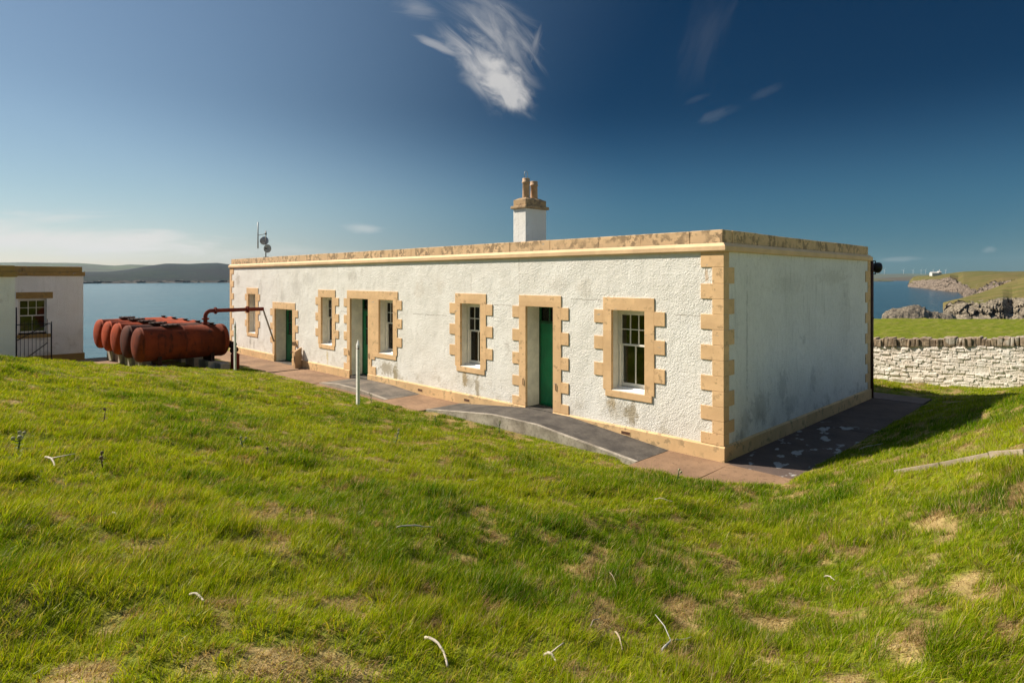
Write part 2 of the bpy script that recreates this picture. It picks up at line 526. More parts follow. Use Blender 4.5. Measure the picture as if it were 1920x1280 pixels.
loft("moor_hill", HILL_NEAR, xs, [(dw, np.full(len(xs), -9.)), (dw * 1.012, np.full(len(xs), -4.)), (dw * 1.25, zat(yr, dw * 1.6) * .50), (dw * 1.6, zat(yr, dw * 1.6)), (dw * 1.9, np.full(len(xs), -9.))], [3, 10, 10, 5], 8, 22, (0, 1), colstep=3)

# low land with the wind farm, far right
LOW = terrain_material("low_land", (.16, .15, .13), (.085, .08, .045), (.12, .10, .06), .2, .5, .02, (.10, .075, .05))
xs = np.array([560, 640, 672, 705, 740, 775, 810, 850, 900, 960, 1050, 1200])
yr = np.array([513.5, 512.8, 513, 513.5, 513, 513.5, 513, 512.6, 512, 511, 510, 509])
dp = np.full(len(xs), 7000.)
loft("wind_farm_hill", HILL_FAR, xs, [(dp * .8, np.full(len(xs), -9.)), (dp * .9, zat(yr, dp) * .5), (dp, zat(yr, dp)), (dp * 1.2, np.full(len(xs), -9.))], 6, 5, 20, colstep=4)
yr2 = np.array([523, 523, 522.2, 520.5, 518.6, 517.5, 516.5, 515.5, 515, 514, 513, 512])
yw2 = np.full(len(xs), 525.)
dw = np.full(len(xs), 3600.)
loft("brown_headland", LOW, xs, [(dw, np.full(len(xs), -9.)), (dw * 1.01, np.full(len(xs), -6.5)), (dw * 1.2, zat(yr2, dw * 1.2)), (dw * 1.4, np.full(len(xs), -9.))], 5, 6, 10, (0, 1), colstep=3)
ISL = terrain_material("island_grass", (.22, .20, .16), (.10, .11, .05), (.15, .14, .07), .3, .6, .03)
xs = np.array([600, 640, 668, 676, 690, 700, 712, 716])
dw = np.array([2780, 2780, 2780, 2780, 2790, 2800, 2850, 2900.])
yr3 = np.array([520.5, 521, 521.5, 521.4, 522.3, 524.4, 525.8, 526.6])
loft("low_island", ISL, xs, [(dw, np.full(len(xs), -9.)), (dw * 1.004, np.full(len(xs), -6.8)), (dw * 1.05, zat(yr3, dw * 1.05)), (dw * 1.1, np.full(len(xs), -9.))], 4, 7, 6, (0, 1), colstep=2)

# green headland with rocky point
HEAD = terrain_material("headland", (.36, .29, .23), (.085, .10, .022), (.15, .135, .045), .60, .80, .11, (.17, .13, .055))
xs = np.array([742, 746, 752, 760, 788, 821, 837, 846, 858, 880, 920, 960, 1050, 1200, 1500])
yw = np.array([537.5, 538, 538.6, 539, 543, 546.6, 548, 556, 559.5, 563, 566, 568, 570, 572, 574])
yc = np.interp(xs, [742, 744, 755, 776, 788, 800, 812, 821, 830, 840, 848, 860, 875, 890, 905, 920, 940, 1000, 1500], [534, 531, 527, 525, 523, 519, 517.5, 519, 527, 531, 537, 541, 539, 536, 532, 529, 527, 522, 518])
yr = np.array([533.5, 526, 519.5, 516.8, 516, 512.0, 509.5, 508.6, 508, 507.7, 508.6, 509.3, 511, 512, 512])
dw = 12.006 * 1159 / (yw - 522.8)
dc = dw * 1.02 + np.array([4, 10, 20, 30, 60, 50, 45, 40, 30, 30, 30, 30, 30, 30, 30])
dr = np.array([950, 990, 1020, 1030, 985, 900, 865, 850, 832, 812, 800, 790, 780, 780, 780.])
loft("headland", HEAD, xs, [(dw * .99, np.full(len(xs), -9.4)), (dw, np.full(len(xs), -8.2)), (dc, zat(yc, dc)), (dr, zat(yr, dr)), (dr * 1.4 + 60, np.full(len(xs), -9.))], [2, 20, 16, 6], 21, 12, (0, 2), colstep=.7)
# nearer cliff with grass on top
NEARC = terrain_material("near_cliff", (.42, .36, .27), (.10, .11, .024), (.16, .145, .05), .60, .80, .28, (.19, .15, .06))
xs = np.array([808, 813, 820, 832, 850, 880, 905, 920, 932, 938, 948, 960, 1050, 1300])
yw = np.array([590, 594, 597, 600, 603, 605, 607, 607, 606, 606, 607, 608, 610, 612])
yc = np.array([587, 578, 572, 569, 566, 564.5, 561, 560, 560, 560, 560, 560.5, 562, 563])
yr = np.array([584, 574, 568, 564, 557, 548, 540, 534, 529, 527, 524, 519, 508, 495])
dw = 12.006 * 1159 / (yw - 522.8)
dc = dw + np.array([2, 5, 9, 14, 16, 18, 19, 20, 28, 30, 22, 20, 20, 20])
dr = dc + np.array([2, 8, 20, 40, 60, 90, 110, 120, 122, 124, 146, 160, 170, 200])
loft("near_cliff", NEARC, xs, [(dw * .97, np.full(len(xs), -9.4)), (dw, np.full(len(xs), -8.0)), (dc, zat(yc, dc)), (dr, zat(yr, dr)), (dr * 1.5 + 20, np.full(len(xs), -9.))], [2, 22, 14, 6], 33, 6.5, (0, 2), colstep=.6)


# rocky skerry in front of the cliff
def rock_skerry():
    m, t, b = material("sea_rock")
    p = t.coord()
    n = t.noise(p, .9, 8, .7); z = t.sep(p)[2]
    s = t.noise(t.mapping(p, (1.2, 1.2, 5), (R(18), R(14), 0)), 1, 6, .7)
    c = t.mix(t.ramp(s, .35, .68), (.06, .05, .042), (.33, .28, .20))
    c = t.mix(t.ramp(z, -7.2, -8.3), c, t.mix(n, (.10, .07, .04), (.34, .22, .09)))
    t.put(b.inputs['Base Color'], c); b.inputs['Roughness'].default_value = .9
    t.put(b.inputs['Normal'], t.bump(t.math('ADD', n, s), .5))
    n_u, n_v = 150, 60
    U, V = np.meshgrid(np.linspace(-1, 1, n_u), np.linspace(-1, 1, n_v), indexing='ij')
    xt = 692 + (U + 1) * 76
    dep = 134 + V * 15
    px = CAM[0] + dep * (FWD[0] + RIGHT[0] * xt / 1159); py = CAM[1] + dep * (FWD[1] + RIGHT[1] * xt / 1159)
    prof = np.interp(xt, [692, 694, 702, 712, 730, 740, 751, 762, 773, 777, 790, 805, 825, 844], [-7.0, -4.9, -4.2, -3.65, -3.3, -2.96, -2.73, -2.84, -3.08, -3.65, -4.0, -4.46, -4.7, -7.0])
    zz = -9.5 + (prof + 9.5) * np.clip(1.25 - np.abs(V) ** 1.5 * 1.25, 0, 1)
    zz = zz + (fbm(px * .5, py * .5, 5, .66) - .5) * 1.9 * np.clip((zz + 9.5) / 3, 0, 1)
    ii = np.arange(n_u * n_v).reshape(n_u, n_v)
    q = np.stack([ii[:-1, :-1], ii[1:, :-1], ii[1:, 1:], ii[:-1, 1:]], -1).reshape(-1, 4)
    me = array_mesh("sea_rock", np.stack([px, py, zz], -1).reshape(-1, 3), q, mats=[m])
    tag(link("sea_rock", me), "low dark sea rock with pale lichen lying before the cliff", "rock")


rock_skerry()


# ------------------------------------------------------------------ building materials
def white_wall(name, side=False, spots=()):
    m, t, b = material(name)
    p = t.coord(); x, y, z = t.sep(p)
    n_f = t.noise(p, 46, 3, .6); v = t.vor(t.mapping(p, (1, 1, 1.25)), 46); n_m = t.noise(p, 24, 5, .68)
    n_l = t.noise(p, .9, 6, .62); n_s = t.noise(t.mapping(p, (7, 7, .55)), 1, 6, .65); n_p = t.noise(p, 2.2, 8, .68)
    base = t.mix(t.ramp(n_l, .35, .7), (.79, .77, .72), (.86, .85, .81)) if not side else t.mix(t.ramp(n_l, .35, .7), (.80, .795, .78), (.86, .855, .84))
    # weathered grey patches where paint has gone thin
    thin = t.math('MULTIPLY', t.ramp(n_p, .57, .68), t.ramp(n_l, .42, .62))
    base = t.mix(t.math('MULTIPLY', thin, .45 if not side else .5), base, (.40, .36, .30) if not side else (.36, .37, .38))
    # vertical rain streaks
    streak = t.math('MULTIPLY', t.ramp(n_s, .54, .74), t.ramp(z, .3, 3.8, .35, 1.))
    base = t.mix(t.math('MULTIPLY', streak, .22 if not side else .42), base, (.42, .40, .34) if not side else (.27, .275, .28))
    # dirt splashed up from the ground
    low = t.math('MULTIPLY', t.ramp(z, 1.0, .25), t.ramp(n_p, .48, .66))
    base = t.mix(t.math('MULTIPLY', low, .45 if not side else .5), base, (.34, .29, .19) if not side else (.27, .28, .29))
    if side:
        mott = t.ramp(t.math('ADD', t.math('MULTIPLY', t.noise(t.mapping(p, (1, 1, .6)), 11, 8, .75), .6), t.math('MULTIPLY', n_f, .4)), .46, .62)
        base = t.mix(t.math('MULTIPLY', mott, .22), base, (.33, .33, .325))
    # grit pits
    pit = t.math('MULTIPLY', t.ramp(n_f, .30, .18), t.ramp(n_m, .38, .58))
    base = t.mix(t.math('MULTIPLY', pit, .8), base, (.30, .26, .20))
    for (cx, cz, rx, rz, k, col) in spots:
        q = y if side else x
        u = t.math('DIVIDE', t.math('SUBTRACT', q, cx), rx); vv = t.math('DIVIDE', t.math('SUBTRACT', z, cz), rz)
        rr = t.math('SQRT', t.math('ADD', t.math('MULTIPLY', u, u), t.math('MULTIPLY', vv, vv)))
        f = t.ramp(t.math('ADD', t.math('SUBTRACT', 1., rr), t.math('MULTIPLY', t.math('SUBTRACT', t.noise(p, 7.5, 9, .74), .5), 2.9)), .10, .65)
        base = t.mix(t.math('MULTIPLY', f, k if not side else k * .55), base, col)
    if not side and spots:                      # hairline cracks
        wob = t.math('MULTIPLY', t.math('SUBTRACT', t.noise(p, 5, 6, .7), .5), .09)
        for along, c0, a0, a1 in (('z', -5.22, 2.92, 3.8), ('z', -7.0, 2.92, 3.45), ('x', 2.66, -6.15, -5.5), ('x', 2.30, -9.6, -8.0), ('x', 2.86, -3.6, -2.75), ('x', 2.62, -1.0, -.45), ('z', -14.0, 2.9, 3.7), ('x', 2.2, -13.8, -12.9)):
            q, r_ = (x, z) if along == 'z' else (z, x)
            ln = t.ramp(t.math('ABSOLUTE', t.math('ADD', t.math('SUBTRACT', q, c0), wob)), .011, .004)
            ln = t.math('MULTIPLY', ln, t.math('MULTIPLY', t.math('GREATER_THAN', r_, a0), t.math('LESS_THAN', r_, a1)))
            base = t.mix(t.math('MULTIPLY', ln, .6), base, (.24, .20, .15))
    t.put(b.inputs['Base Color'], base)
    b.inputs['Roughness'].default_value = .9; b.inputs['Specular IOR Level'].default_value = .2
    rough_ = t.ramp(t.noise(p, 1.6, 4, .6), .3, .7, .55, 1.25)
    h = t.math('MULTIPLY', rough_, t.math('ADD', t.math('MULTIPLY', t.math('SUBTRACT', 1., v.outputs['Distance']), .22), t.math('ADD', t.math('MULTIPLY', n_m, 1.0), t.math('MULTIPLY', n_f, .40))))
    t.put(b.inputs['Normal'], t.bump(h, .028 if not side else .022, .75))
    return m


BROWN = (.33, .27, .17); OCHRE = (.42, .30, .13); GREYP = (.44, .42, .38)
spots_front = [
    (-7.25, .68, .16, .30, .75, OCHRE), (-6.75, .55, .12, .45, .75, BROWN), (-7.1, .6, .4, .2, .35, BROWN),
    (-2.0, .55, .24, .32, .8, BROWN), (-2.45, .72, .16, .16, .6, OCHRE), (-2.3, .6, .6, .25, .35, BROWN),
    (-11.0, .55, .55, .30, .7, BROWN), (-10.5, .45, .18, .45, .8, (.30, .24, .12)), (-14.75, .6, .10, .35, .6, (.62, .50, .22)),
    (-21.6, .6, .14, .35, .8, GREYP), (-21.2, .5, .12, .25, .75, GREYP), (-23.0, 3.25, .35, .4, .75, (.55, .51, .45)),
    (-20.5, 2.9, .3, .5, .4, GREYP), (-17.2, 3.0, .6, .5, .35, GREYP), (-18.4, 2.6, .3, .6, .35, GREYP), (-16.2, 3.3, .6, .3, .3, GREYP),
    (-13.0, 3.4, .5, .3, .35, GREYP), (-9.3, 3.0, .4, .4, .35, (.6, .54, .46)), (-8.3, 3.1, .3, .3, .35, (.6, .54, .46)),
    (-4.0, 3.2, .5, .25, .35, (.58, .53, .46)), (-3.2, 3.1, .3, .3, .4, (.55, .5, .42)), (-.33, .85, .14, .3, .35, GREYP), (-.33, 3.35, .05, .18, .5, (.55, .30, .10)),
]
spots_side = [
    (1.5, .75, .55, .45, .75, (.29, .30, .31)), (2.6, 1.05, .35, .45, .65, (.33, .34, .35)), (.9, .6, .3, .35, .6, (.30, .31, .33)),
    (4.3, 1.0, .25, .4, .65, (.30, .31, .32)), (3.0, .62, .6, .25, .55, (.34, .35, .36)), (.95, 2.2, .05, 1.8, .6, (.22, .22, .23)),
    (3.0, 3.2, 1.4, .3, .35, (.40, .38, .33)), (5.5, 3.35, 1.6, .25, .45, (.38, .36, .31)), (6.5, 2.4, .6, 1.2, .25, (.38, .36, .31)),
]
WALL_FRONT = white_wall("harled_white_wall", False, spots_front)
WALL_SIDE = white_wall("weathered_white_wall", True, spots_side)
WALL_PLAIN = white_wall("white_harling")


def sandstone(name, col=(.76, .515, .265), wear=.5, patch=(.30, .205, .11), grey=True, wear_lo=.55):
    m, t, b = material(name)
    p = t.coord()
    n1 = t.noise(p, 1.7, 7, .62); n2 = t.noise(p, 6.5, 7, .7); n3 = t.noise(p, 60, 3, .6); nb = t.noise(t.mapping(p, (1.3, 1.3, 4)), 2.0, 5, .6)
    c = t.mix(t.ramp(n1, .3, .7), tuple(k * .86 for k in col), tuple(min(1, k * 1.08) for k in col))
    sx, sy, sz = t.sep(p)
    cb = t.node('ShaderNodeCombineXYZ')
    t.put(cb.inputs[0], t.math('FLOOR', t.math('MULTIPLY', sx, 1.05))); t.put(cb.inputs[1], t.math('FLOOR', t.math('MULTIPLY', sy, 1.05))); t.put(cb.inputs[2], t.math('FLOOR', t.math('DIVIDE', t.math('ADD', sz, .02), .28)))
    wn = t.node('ShaderNodeTexWhiteNoise', noise_dimensions='3D'); t.put(wn.inputs[0], cb.outputs[0])
    c = t.mix(t.math('MULTIPLY', wn.outputs[0], .30), c, tuple(k * q for k, q in zip(col, (.66, .62, .60))))
    chip = t.math('MULTIPLY', t.ramp(n2, wear_lo, wear_lo + .06), t.ramp(n1, .40, .55))
    c = t.mix(t.math('MULTIPLY', chip, wear), c, t.mix(t.ramp(n3, .3, .7), patch, tuple(k * 1.35 for k in patch)))
    if grey: c = t.mix(t.math('MULTIPLY', t.ramp(nb, .68, .70), .7), c, (.36, .35, .31))
    spk = t.ramp(t.noise(p, 28, 5, .7), .70, .76)
    c = t.mix(t.math('MULTIPLY', spk, .7 * wear), c, (.10, .07, .045))
    t.put(b.inputs['Base Color'], c); b.inputs['Roughness'].default_value = .8; b.inputs['Specular IOR Level'].default_value = .25
    h = t.math('ADD', t.math('MULTIPLY', n2, .5), t.math('SUBTRACT', t.math('MULTIPLY', n3, .25), t.math('MULTIPLY', chip, .25)))
    t.put(b.inputs['Normal'], t.bump(h, .012, .7))
    return m


STONE = sandstone("painted_sandstone", (.78, .525, .285), wear=.65, wear_lo=.555)
COPING = sandstone("worn_coping_stone", (.75, .52, .305), .95, (.25, .175, .105), True, .47)
CORNICE = sandstone("cornice_stone", (.80, .56, .335), .3, wear_lo=.62, grey=False)
PLINTH = sandstone("plinth_stone", (.73, .50, .265), .8, (.30, .22, .125), False, .53)
DARKSTONE = sandstone("ochre_stone", (.36, .23, .075), .6, (.16, .115, .065), True, .52)
WHITE_PAINT = simple("white_paint", (.78, .76, .70), .45, var=.06, vscale=9, bump=.002, bscale=60)
WHITE_SILL = simple("white_sill_paint", (.80, .79, .75), .5, var=.05)
GREEN = simple("green_door_paint", (.004, .21, .085), .38, var=.18, vscale=3, bump=.001, bscale=30)
GREEN_DARK = simple("dark_green_paint", (.005, .085, .032), .4, var=.2)
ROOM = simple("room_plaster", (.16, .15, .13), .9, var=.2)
IRON = simple("rusty_iron", (.10, .045, .025), .8, .2, var=.4, vscale=30)
BLACK = simple("black_metal", (.012, .012, .014), .45, .3, var=.3)
ROOFING = simple("roof_felt", (.12, .12, .12), .95, var=.2)


def glass_material():
    m, t, b = material("window_glass")
    nt = m.node_tree; out = nt.nodes['Material Output']; nt.nodes.remove(b)
    tr = t.node('ShaderNodeBsdfTransparent'); tr.inputs[0].default_value = (.78, .82, .80, 1)
    gl = t.node('ShaderNodeBsdfGlossy'); gl.inputs['Roughness'].default_value = .03
    fr = t.node('ShaderNodeFresnel'); fr.inputs['IOR'].default_value = 1.5
    n = t.noise(t.coord(), 1.4, 2, .5); t.put(gl.inputs['Normal'], t.bump(n, .02, .3))
    mx = t.node('ShaderNodeMixShader')
    t.put(mx.inputs[0], fr.outputs[0]); t.l.new(tr.outputs[0], mx.inputs[1]); t.l.new(gl.outputs[0], mx.inputs[2])
    t.l.new(mx.outputs[0], out.inputs[0])
    return m


GLASS = glass_material()


# ------------------------------------------------------------------ the cottage
L, DEP, TOPZ = -23.91, 8.5, 3.80
cottage = thing("cottage", (-12, 4, 0), "long low flat-roofed white cottage with tan stone trim and green doors", "cottage")

WINS = [(-21.80, -21.01), (-15.20, -14.39), (-11.42, -10.62), (-7.43, -6.62), (-2.48, -1.66)]
DOORS = [(-19.10, -17.49, 0.0, 2.12), (-13.18, -12.04, .10, 2.66), (-4.99, -4.11, .26, 2.66)]
holes = [(a, b, .985, 2.66) for a, b in WINS] + [(a, b, z0, z1) for a, b, z0, z1 in DOORS]


def walls():
    bm = bmesh.new()
    th = .55
    xs = sorted({L, 0.} | {v for h in holes for v in h[:2]}); zs = sorted({-.05, TOPZ} | {v for h in holes for v in h[2:]})
    def inhole(x, z): return any(h[0] < x < h[1] and h[2] < z < h[3] for h in holes)
    def quad(vs, mi):
        f = bm.faces.new([bm.verts.new(v) for v in vs]); f.material_index = mi
    for x0, x1 in zip(xs, xs[1:]):
        for z0, z1 in zip(zs, zs[1:]):
            if inhole((x0 + x1) / 2, (z0 + z1) / 2): continue
            quad(((x0, 0, z0), (x1, 0, z0), (x1, 0, z1), (x0, 0, z1)), 0)
            quad(((x1, th, z0), (x0, th, z0), (x0, th, z1), (x1, th, z1)), 2)
    for a, b, z0, z1 in holes:
        quad(((a, 0, z0), (a, 0, z1), (a, th, z1), (a, th, z0)), 3)
        quad(((b, 0, z1), (b, 0, z0), (b, th, z0), (b, th, z1)), 3)
        quad(((a, 0, z1), (b, 0, z1), (b, th, z1), (a, th, z1)), 3)
        quad(((b, 0, z0), (a, 0, z0), (a, th, z0), (b, th, z0)), 3)
    # other outer walls, inner walls, floor, ceiling
    quad(((0, 0, -.05), (0, DEP, -.05), (0, DEP, TOPZ), (0, 0, TOPZ)), 1)
    quad(((L, DEP, -.05), (L, 0, -.05), (L, 0, TOPZ), (L, DEP, TOPZ)), 0)
    quad(((0, DEP, -.05), (L, DEP, -.05), (L, DEP, TOPZ), (0, DEP, TOPZ)), 0)
    i0, i1, j0, j1 = L + .5, -.5, th, DEP - .5
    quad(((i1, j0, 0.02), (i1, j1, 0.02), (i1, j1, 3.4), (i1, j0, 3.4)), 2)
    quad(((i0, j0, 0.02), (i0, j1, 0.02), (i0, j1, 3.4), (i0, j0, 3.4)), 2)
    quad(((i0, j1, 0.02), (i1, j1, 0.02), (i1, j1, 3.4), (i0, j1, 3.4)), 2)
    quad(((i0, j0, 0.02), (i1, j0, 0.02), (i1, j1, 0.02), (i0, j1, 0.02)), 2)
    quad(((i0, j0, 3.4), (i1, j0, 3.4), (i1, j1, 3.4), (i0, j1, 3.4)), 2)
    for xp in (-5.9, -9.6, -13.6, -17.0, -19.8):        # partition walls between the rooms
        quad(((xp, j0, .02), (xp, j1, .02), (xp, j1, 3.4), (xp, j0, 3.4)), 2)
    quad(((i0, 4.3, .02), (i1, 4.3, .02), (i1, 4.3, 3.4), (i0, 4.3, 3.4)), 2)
    me = bpy.data.meshes.new("wall"); bm.to_mesh(me); bm.free()
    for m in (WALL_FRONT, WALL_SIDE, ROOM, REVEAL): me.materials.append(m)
    return link("wall", me, cottage)


REVEAL = simple("white_reveal_paint", (.74, .71, .62), .7, var=.12, vscale=4, bump=.004, bscale=30)
walls()

mb = MB(); mb.box(L + .05, -.05, .05, DEP - .05, 3.62, 3.93)
mb.build("roof", ROOFING, cottage)

# cornice: a continuous moulded course; coping: blocks with open joints
mb = MB()
o = .05
prof = [(0, 3.80), (o, 3.80), (o + .012, 3.825), (o + .012, 3.90), (.0, 3.962)]


def ring_profile(mb, prof, x0, x1, y0, y1):
    """mitred moulding round a rectangle"""
    rows = []
    for off, z in prof:
        rows.append([mb.bm.verts.new(v) for v in ((x0 - off, y0 - off, z), (x1 + off, y0 - off, z), (x1 + off, y1 + off, z), (x0 - off, y1 + off, z))])
    for a, b in zip(rows, rows[1:]):
        for k in range(4): mb.bm.faces.new((a[k], a[(k + 1) % 4], b[(k + 1) % 4], b[k]))


ring_profile(mb, prof, L, 0, 0, DEP)
mb.build("cornice", CORNICE, cottage)
mb = MB()


def coping_run(mb, a, b, y0, y1, along='X', step=1.25):
    x = a
    while x < b - .05:
        n = min(b, x + step * random.uniform(.8, 1.25))
        if b - n < .5: n = b
        dz = random.uniform(-.006, .006); dy = random.uniform(-.006, .006)
        if along == 'X': mb.box(x + .0015, n - .0015, y0 + dy, y1, 3.955, 4.2 + dz, .012)
        else: mb.box(y0, y1 + dy, x + .0015, n - .0015, 3.955, 4.2 + dz, .012)
        x = n


coping_run(mb, L + .03, -.03, .03, .40)
coping_run(mb, L + .03, -.03, DEP - .40, DEP - .03)
coping_run(mb, .41, DEP - .41, -.40, -.03, 'Y', .95)
coping_run(mb, .41, DEP - .41, L + .03, L + .40, 'Y')
mb.build("coping", COPING, cottage)

# plinth with chamfered top, broken at the doors
mb = MB()
po = .035
segs = []; x = L - po
for a, b, z0, z1 in sorted(DOORS):
    segs.append((x, a + .002)); x = b - .002
segs.append((x, po))
for a, b in segs:
    mb.prism([(-po, -.05), (.06, -.05), (.06, .285), (-.002, .285), (-po, .255)], a, b, 'X')
mb.prism([(po, -.05), (-.06, -.05), (-.06, .285), (.002, .285), (po, .255)], .061, DEP + po, 'X') if False else None
b2 = MB()
poly = [(po, -.05), (po, .255), (.002, .285), (-.06, .285), (-.06, -.05)]
mb.prism(poly, .0602, DEP + po, 'Y')
mb.prism([(L - po, -.05), (L - po, .255), (L - .002, .285), (L + .06, .285), (L + .06, -.05)], .0602, DEP + po, 'Y')
mb.build("plinth", PLINTH, cottage, fix=True)
b2.bm.free()
for vx, vz in ((-7.13, .12), (-2.10, .155), (-9.2, .12)):
    mb = MB()
    mb.box(vx - .12, vx + .12, -po - .004, -po + .02, vz - .045, vz - .032); mb.box(vx - .12, vx + .12, -po - .004, -po + .02, vz + .032, vz + .045)
    mb.box(vx - .12, vx - .108, -po - .004, -po + .02, vz - .032, vz + .032); mb.box(vx + .108, vx + .12, -po - .004, -po + .02, vz - .032, vz + .032)
    mb.box(vx - .108, vx + .108, -po - .0025, -po + .018, vz - .032, vz + .032, mi=1)
    mb.build("air_vent", [PLINTH, IRON], cottage)

# quoins at the corners
P_ = .016
LONGZ = [(3.52, 3.80), (2.94, 3.22), (2.38, 2.66), (1.82, 2.10), (1.26, 1.54), (.72, .98), (.285, .49)]
SHORTZ = [(3.22, 3.52), (2.66, 2.94), (2.10, 2.38), (1.54, 1.82), (.98, 1.26), (.49, .72)]


def quoin(sx, cx, cyq, back):
    """one corner: sx +1 at the right corner, -1 at the left; cyq 0 front corner or DEP back corner"""
    mb = MB()
    d = 1 if not back else -1
    for zs, lx, ly in ((LONGZ, .44, .19), (SHORTZ, .21, .40)):
        for z0, z1 in zs:
            xa, xb = sorted((cx + sx * P_, cx - sx * lx)); ya, yb = sorted((cyq - d * P_, cyq + d * ly))
            mb.box(xa, xb, ya, yb, z0 + .002, z1 - .002, .006)
    return mb.build("quoin", STONE, cottage)


quoin(1, 0, 0, False); quoin(-1, L, 0, False); quoin(1, 0, DEP, True)

TEETH = [(2.38, 2.66), (1.82, 2.10), (1.26, 1.54)]


def surround_win(mb, a, b, la=.21, lb=.22, ta=.45, tb=.46, left=True, right=True, lintel=True):
    e = .004; y0, y1 = -.018, .05
    B = lambda x0, x1, z0, z1: mb.box(x0, x1, y0, y1, z0, z1, .005)
    if lintel: B(a - la, b + lb, 2.657, 2.92)
    if left:
        B(a - la, a + e, .985, 2.655)
        for z0, z1 in TEETH: B(a - ta, a - la - .001, z0, z1 - .003)
    if right:
        B(b - e, b + lb, .985, 2.655)
        for z0, z1 in TEETH: B(b + .001 + lb, b + tb, z0, z1 - .003)


def make_window(a, b, lab=None, **kw):
    """sliding sash window: 3 by 2 panes above, 2 panes below"""
    yi = .215; cx = (a + b) / 2
    mb = MB()
    z0, z1, zm = 1.05, 2.655, 1.93
    fw = .045
    fr = MB()                                   # box frame against the reveal
    for xa, xb in ((a + .002, a + .055), (b - .055, b - .002)): fr.box(xa, xb, yi, yi + .11, .99, 2.656, .004)
    fr.box(a + .055, b - .055, yi, yi + .11, 2.60, 2.656, .004)
    A, B = a + .055, b - .055
    # upper sash (outer)
    y0, y1 = yi + .012, yi + .048
    for xa, xb in ((A, A + fw), (B - fw, B)): mb.box(xa, xb, y0, y1, zm - .02, 2.60, .004)
    mb.box(A + fw, B - fw, y0, y1, 2.555, 2.60, .004); mb.box(A + fw, B - fw, y0, y1, zm - .02, zm + .022, .004)
    w_ = (B - A - 2 * fw) / 3
    for k in (1, 2): mb.box(A + fw + w_ * k - .011, A + fw + w_ * k + .011, y0 + .004, y1 - .004, zm + .022, 2.555)
    zc_ = (zm + .022 + 2.555) / 2
    mb.box(A + fw, B - fw, y0 + .006, y1 - .006, zc_ - .011, zc_ + .011)
    # lower sash (inner)
    y2, y3 = yi + .052, yi + .088
    for xa, xb in ((A, A + fw), (B - fw, B)): mb.box(xa, xb, y2, y3, 1.05, zm + .02, .004)
    mb.box(A + fw, B - fw, y2, y3, 1.05, 1.13, .004); mb.box(A + fw, B - fw, y2, y3, zm - .02, zm + .02, .004)
    mb.box(cx - .012, cx + .012, y2 + .004, y3 - .004, 1.13, zm - .02)
    win = mb.build("window", WHITE_PAINT, cottage)
    fr.build("frame", WHITE_PAINT, win)
    g = MB()
    g.box(A + fw - .01, B - fw + .01, y0 + .015, y0 + .019, zm, 2.57); g.box(A + fw - .01, B - fw + .01, y2 + .015, y2 + .019, 1.11, zm)
    g.build("pane", GLASS, win)
    s = MB()
    s.prism([(-.01, .985), (yi + .02, .985), (yi + .02, 1.048), (yi - .03, 1.048), (yi - .05, 1.02), (-.01, .998)], a + .005, b - .005, 'X')
    s.build("sill", WHITE_SILL, win, fix=True)
    s = MB(); surround_win(s, a, b, **kw)
    la = kw.get('la', .21); lb = kw.get('lb', .22)
    if kw.get('left', True): s.box(a - la + .06, b + lb - .05, -.022, .05, .85, .9835, .006)
    s.build("surround", STONE, win)
    return win


make_window(*WINS[0], la=.17, lb=.28, ta=.35, tb=.45)
make_window(*WINS[1], ta=.41)
make_window(*WINS[3]); make_window(*WINS[4])
make_window(*WINS[2], left=False, lintel=False)

DTEETH = [(2.38, 2.66), (1.82, 2.10), (1.26, 1.54), (.74, .98), (.287, .49)]


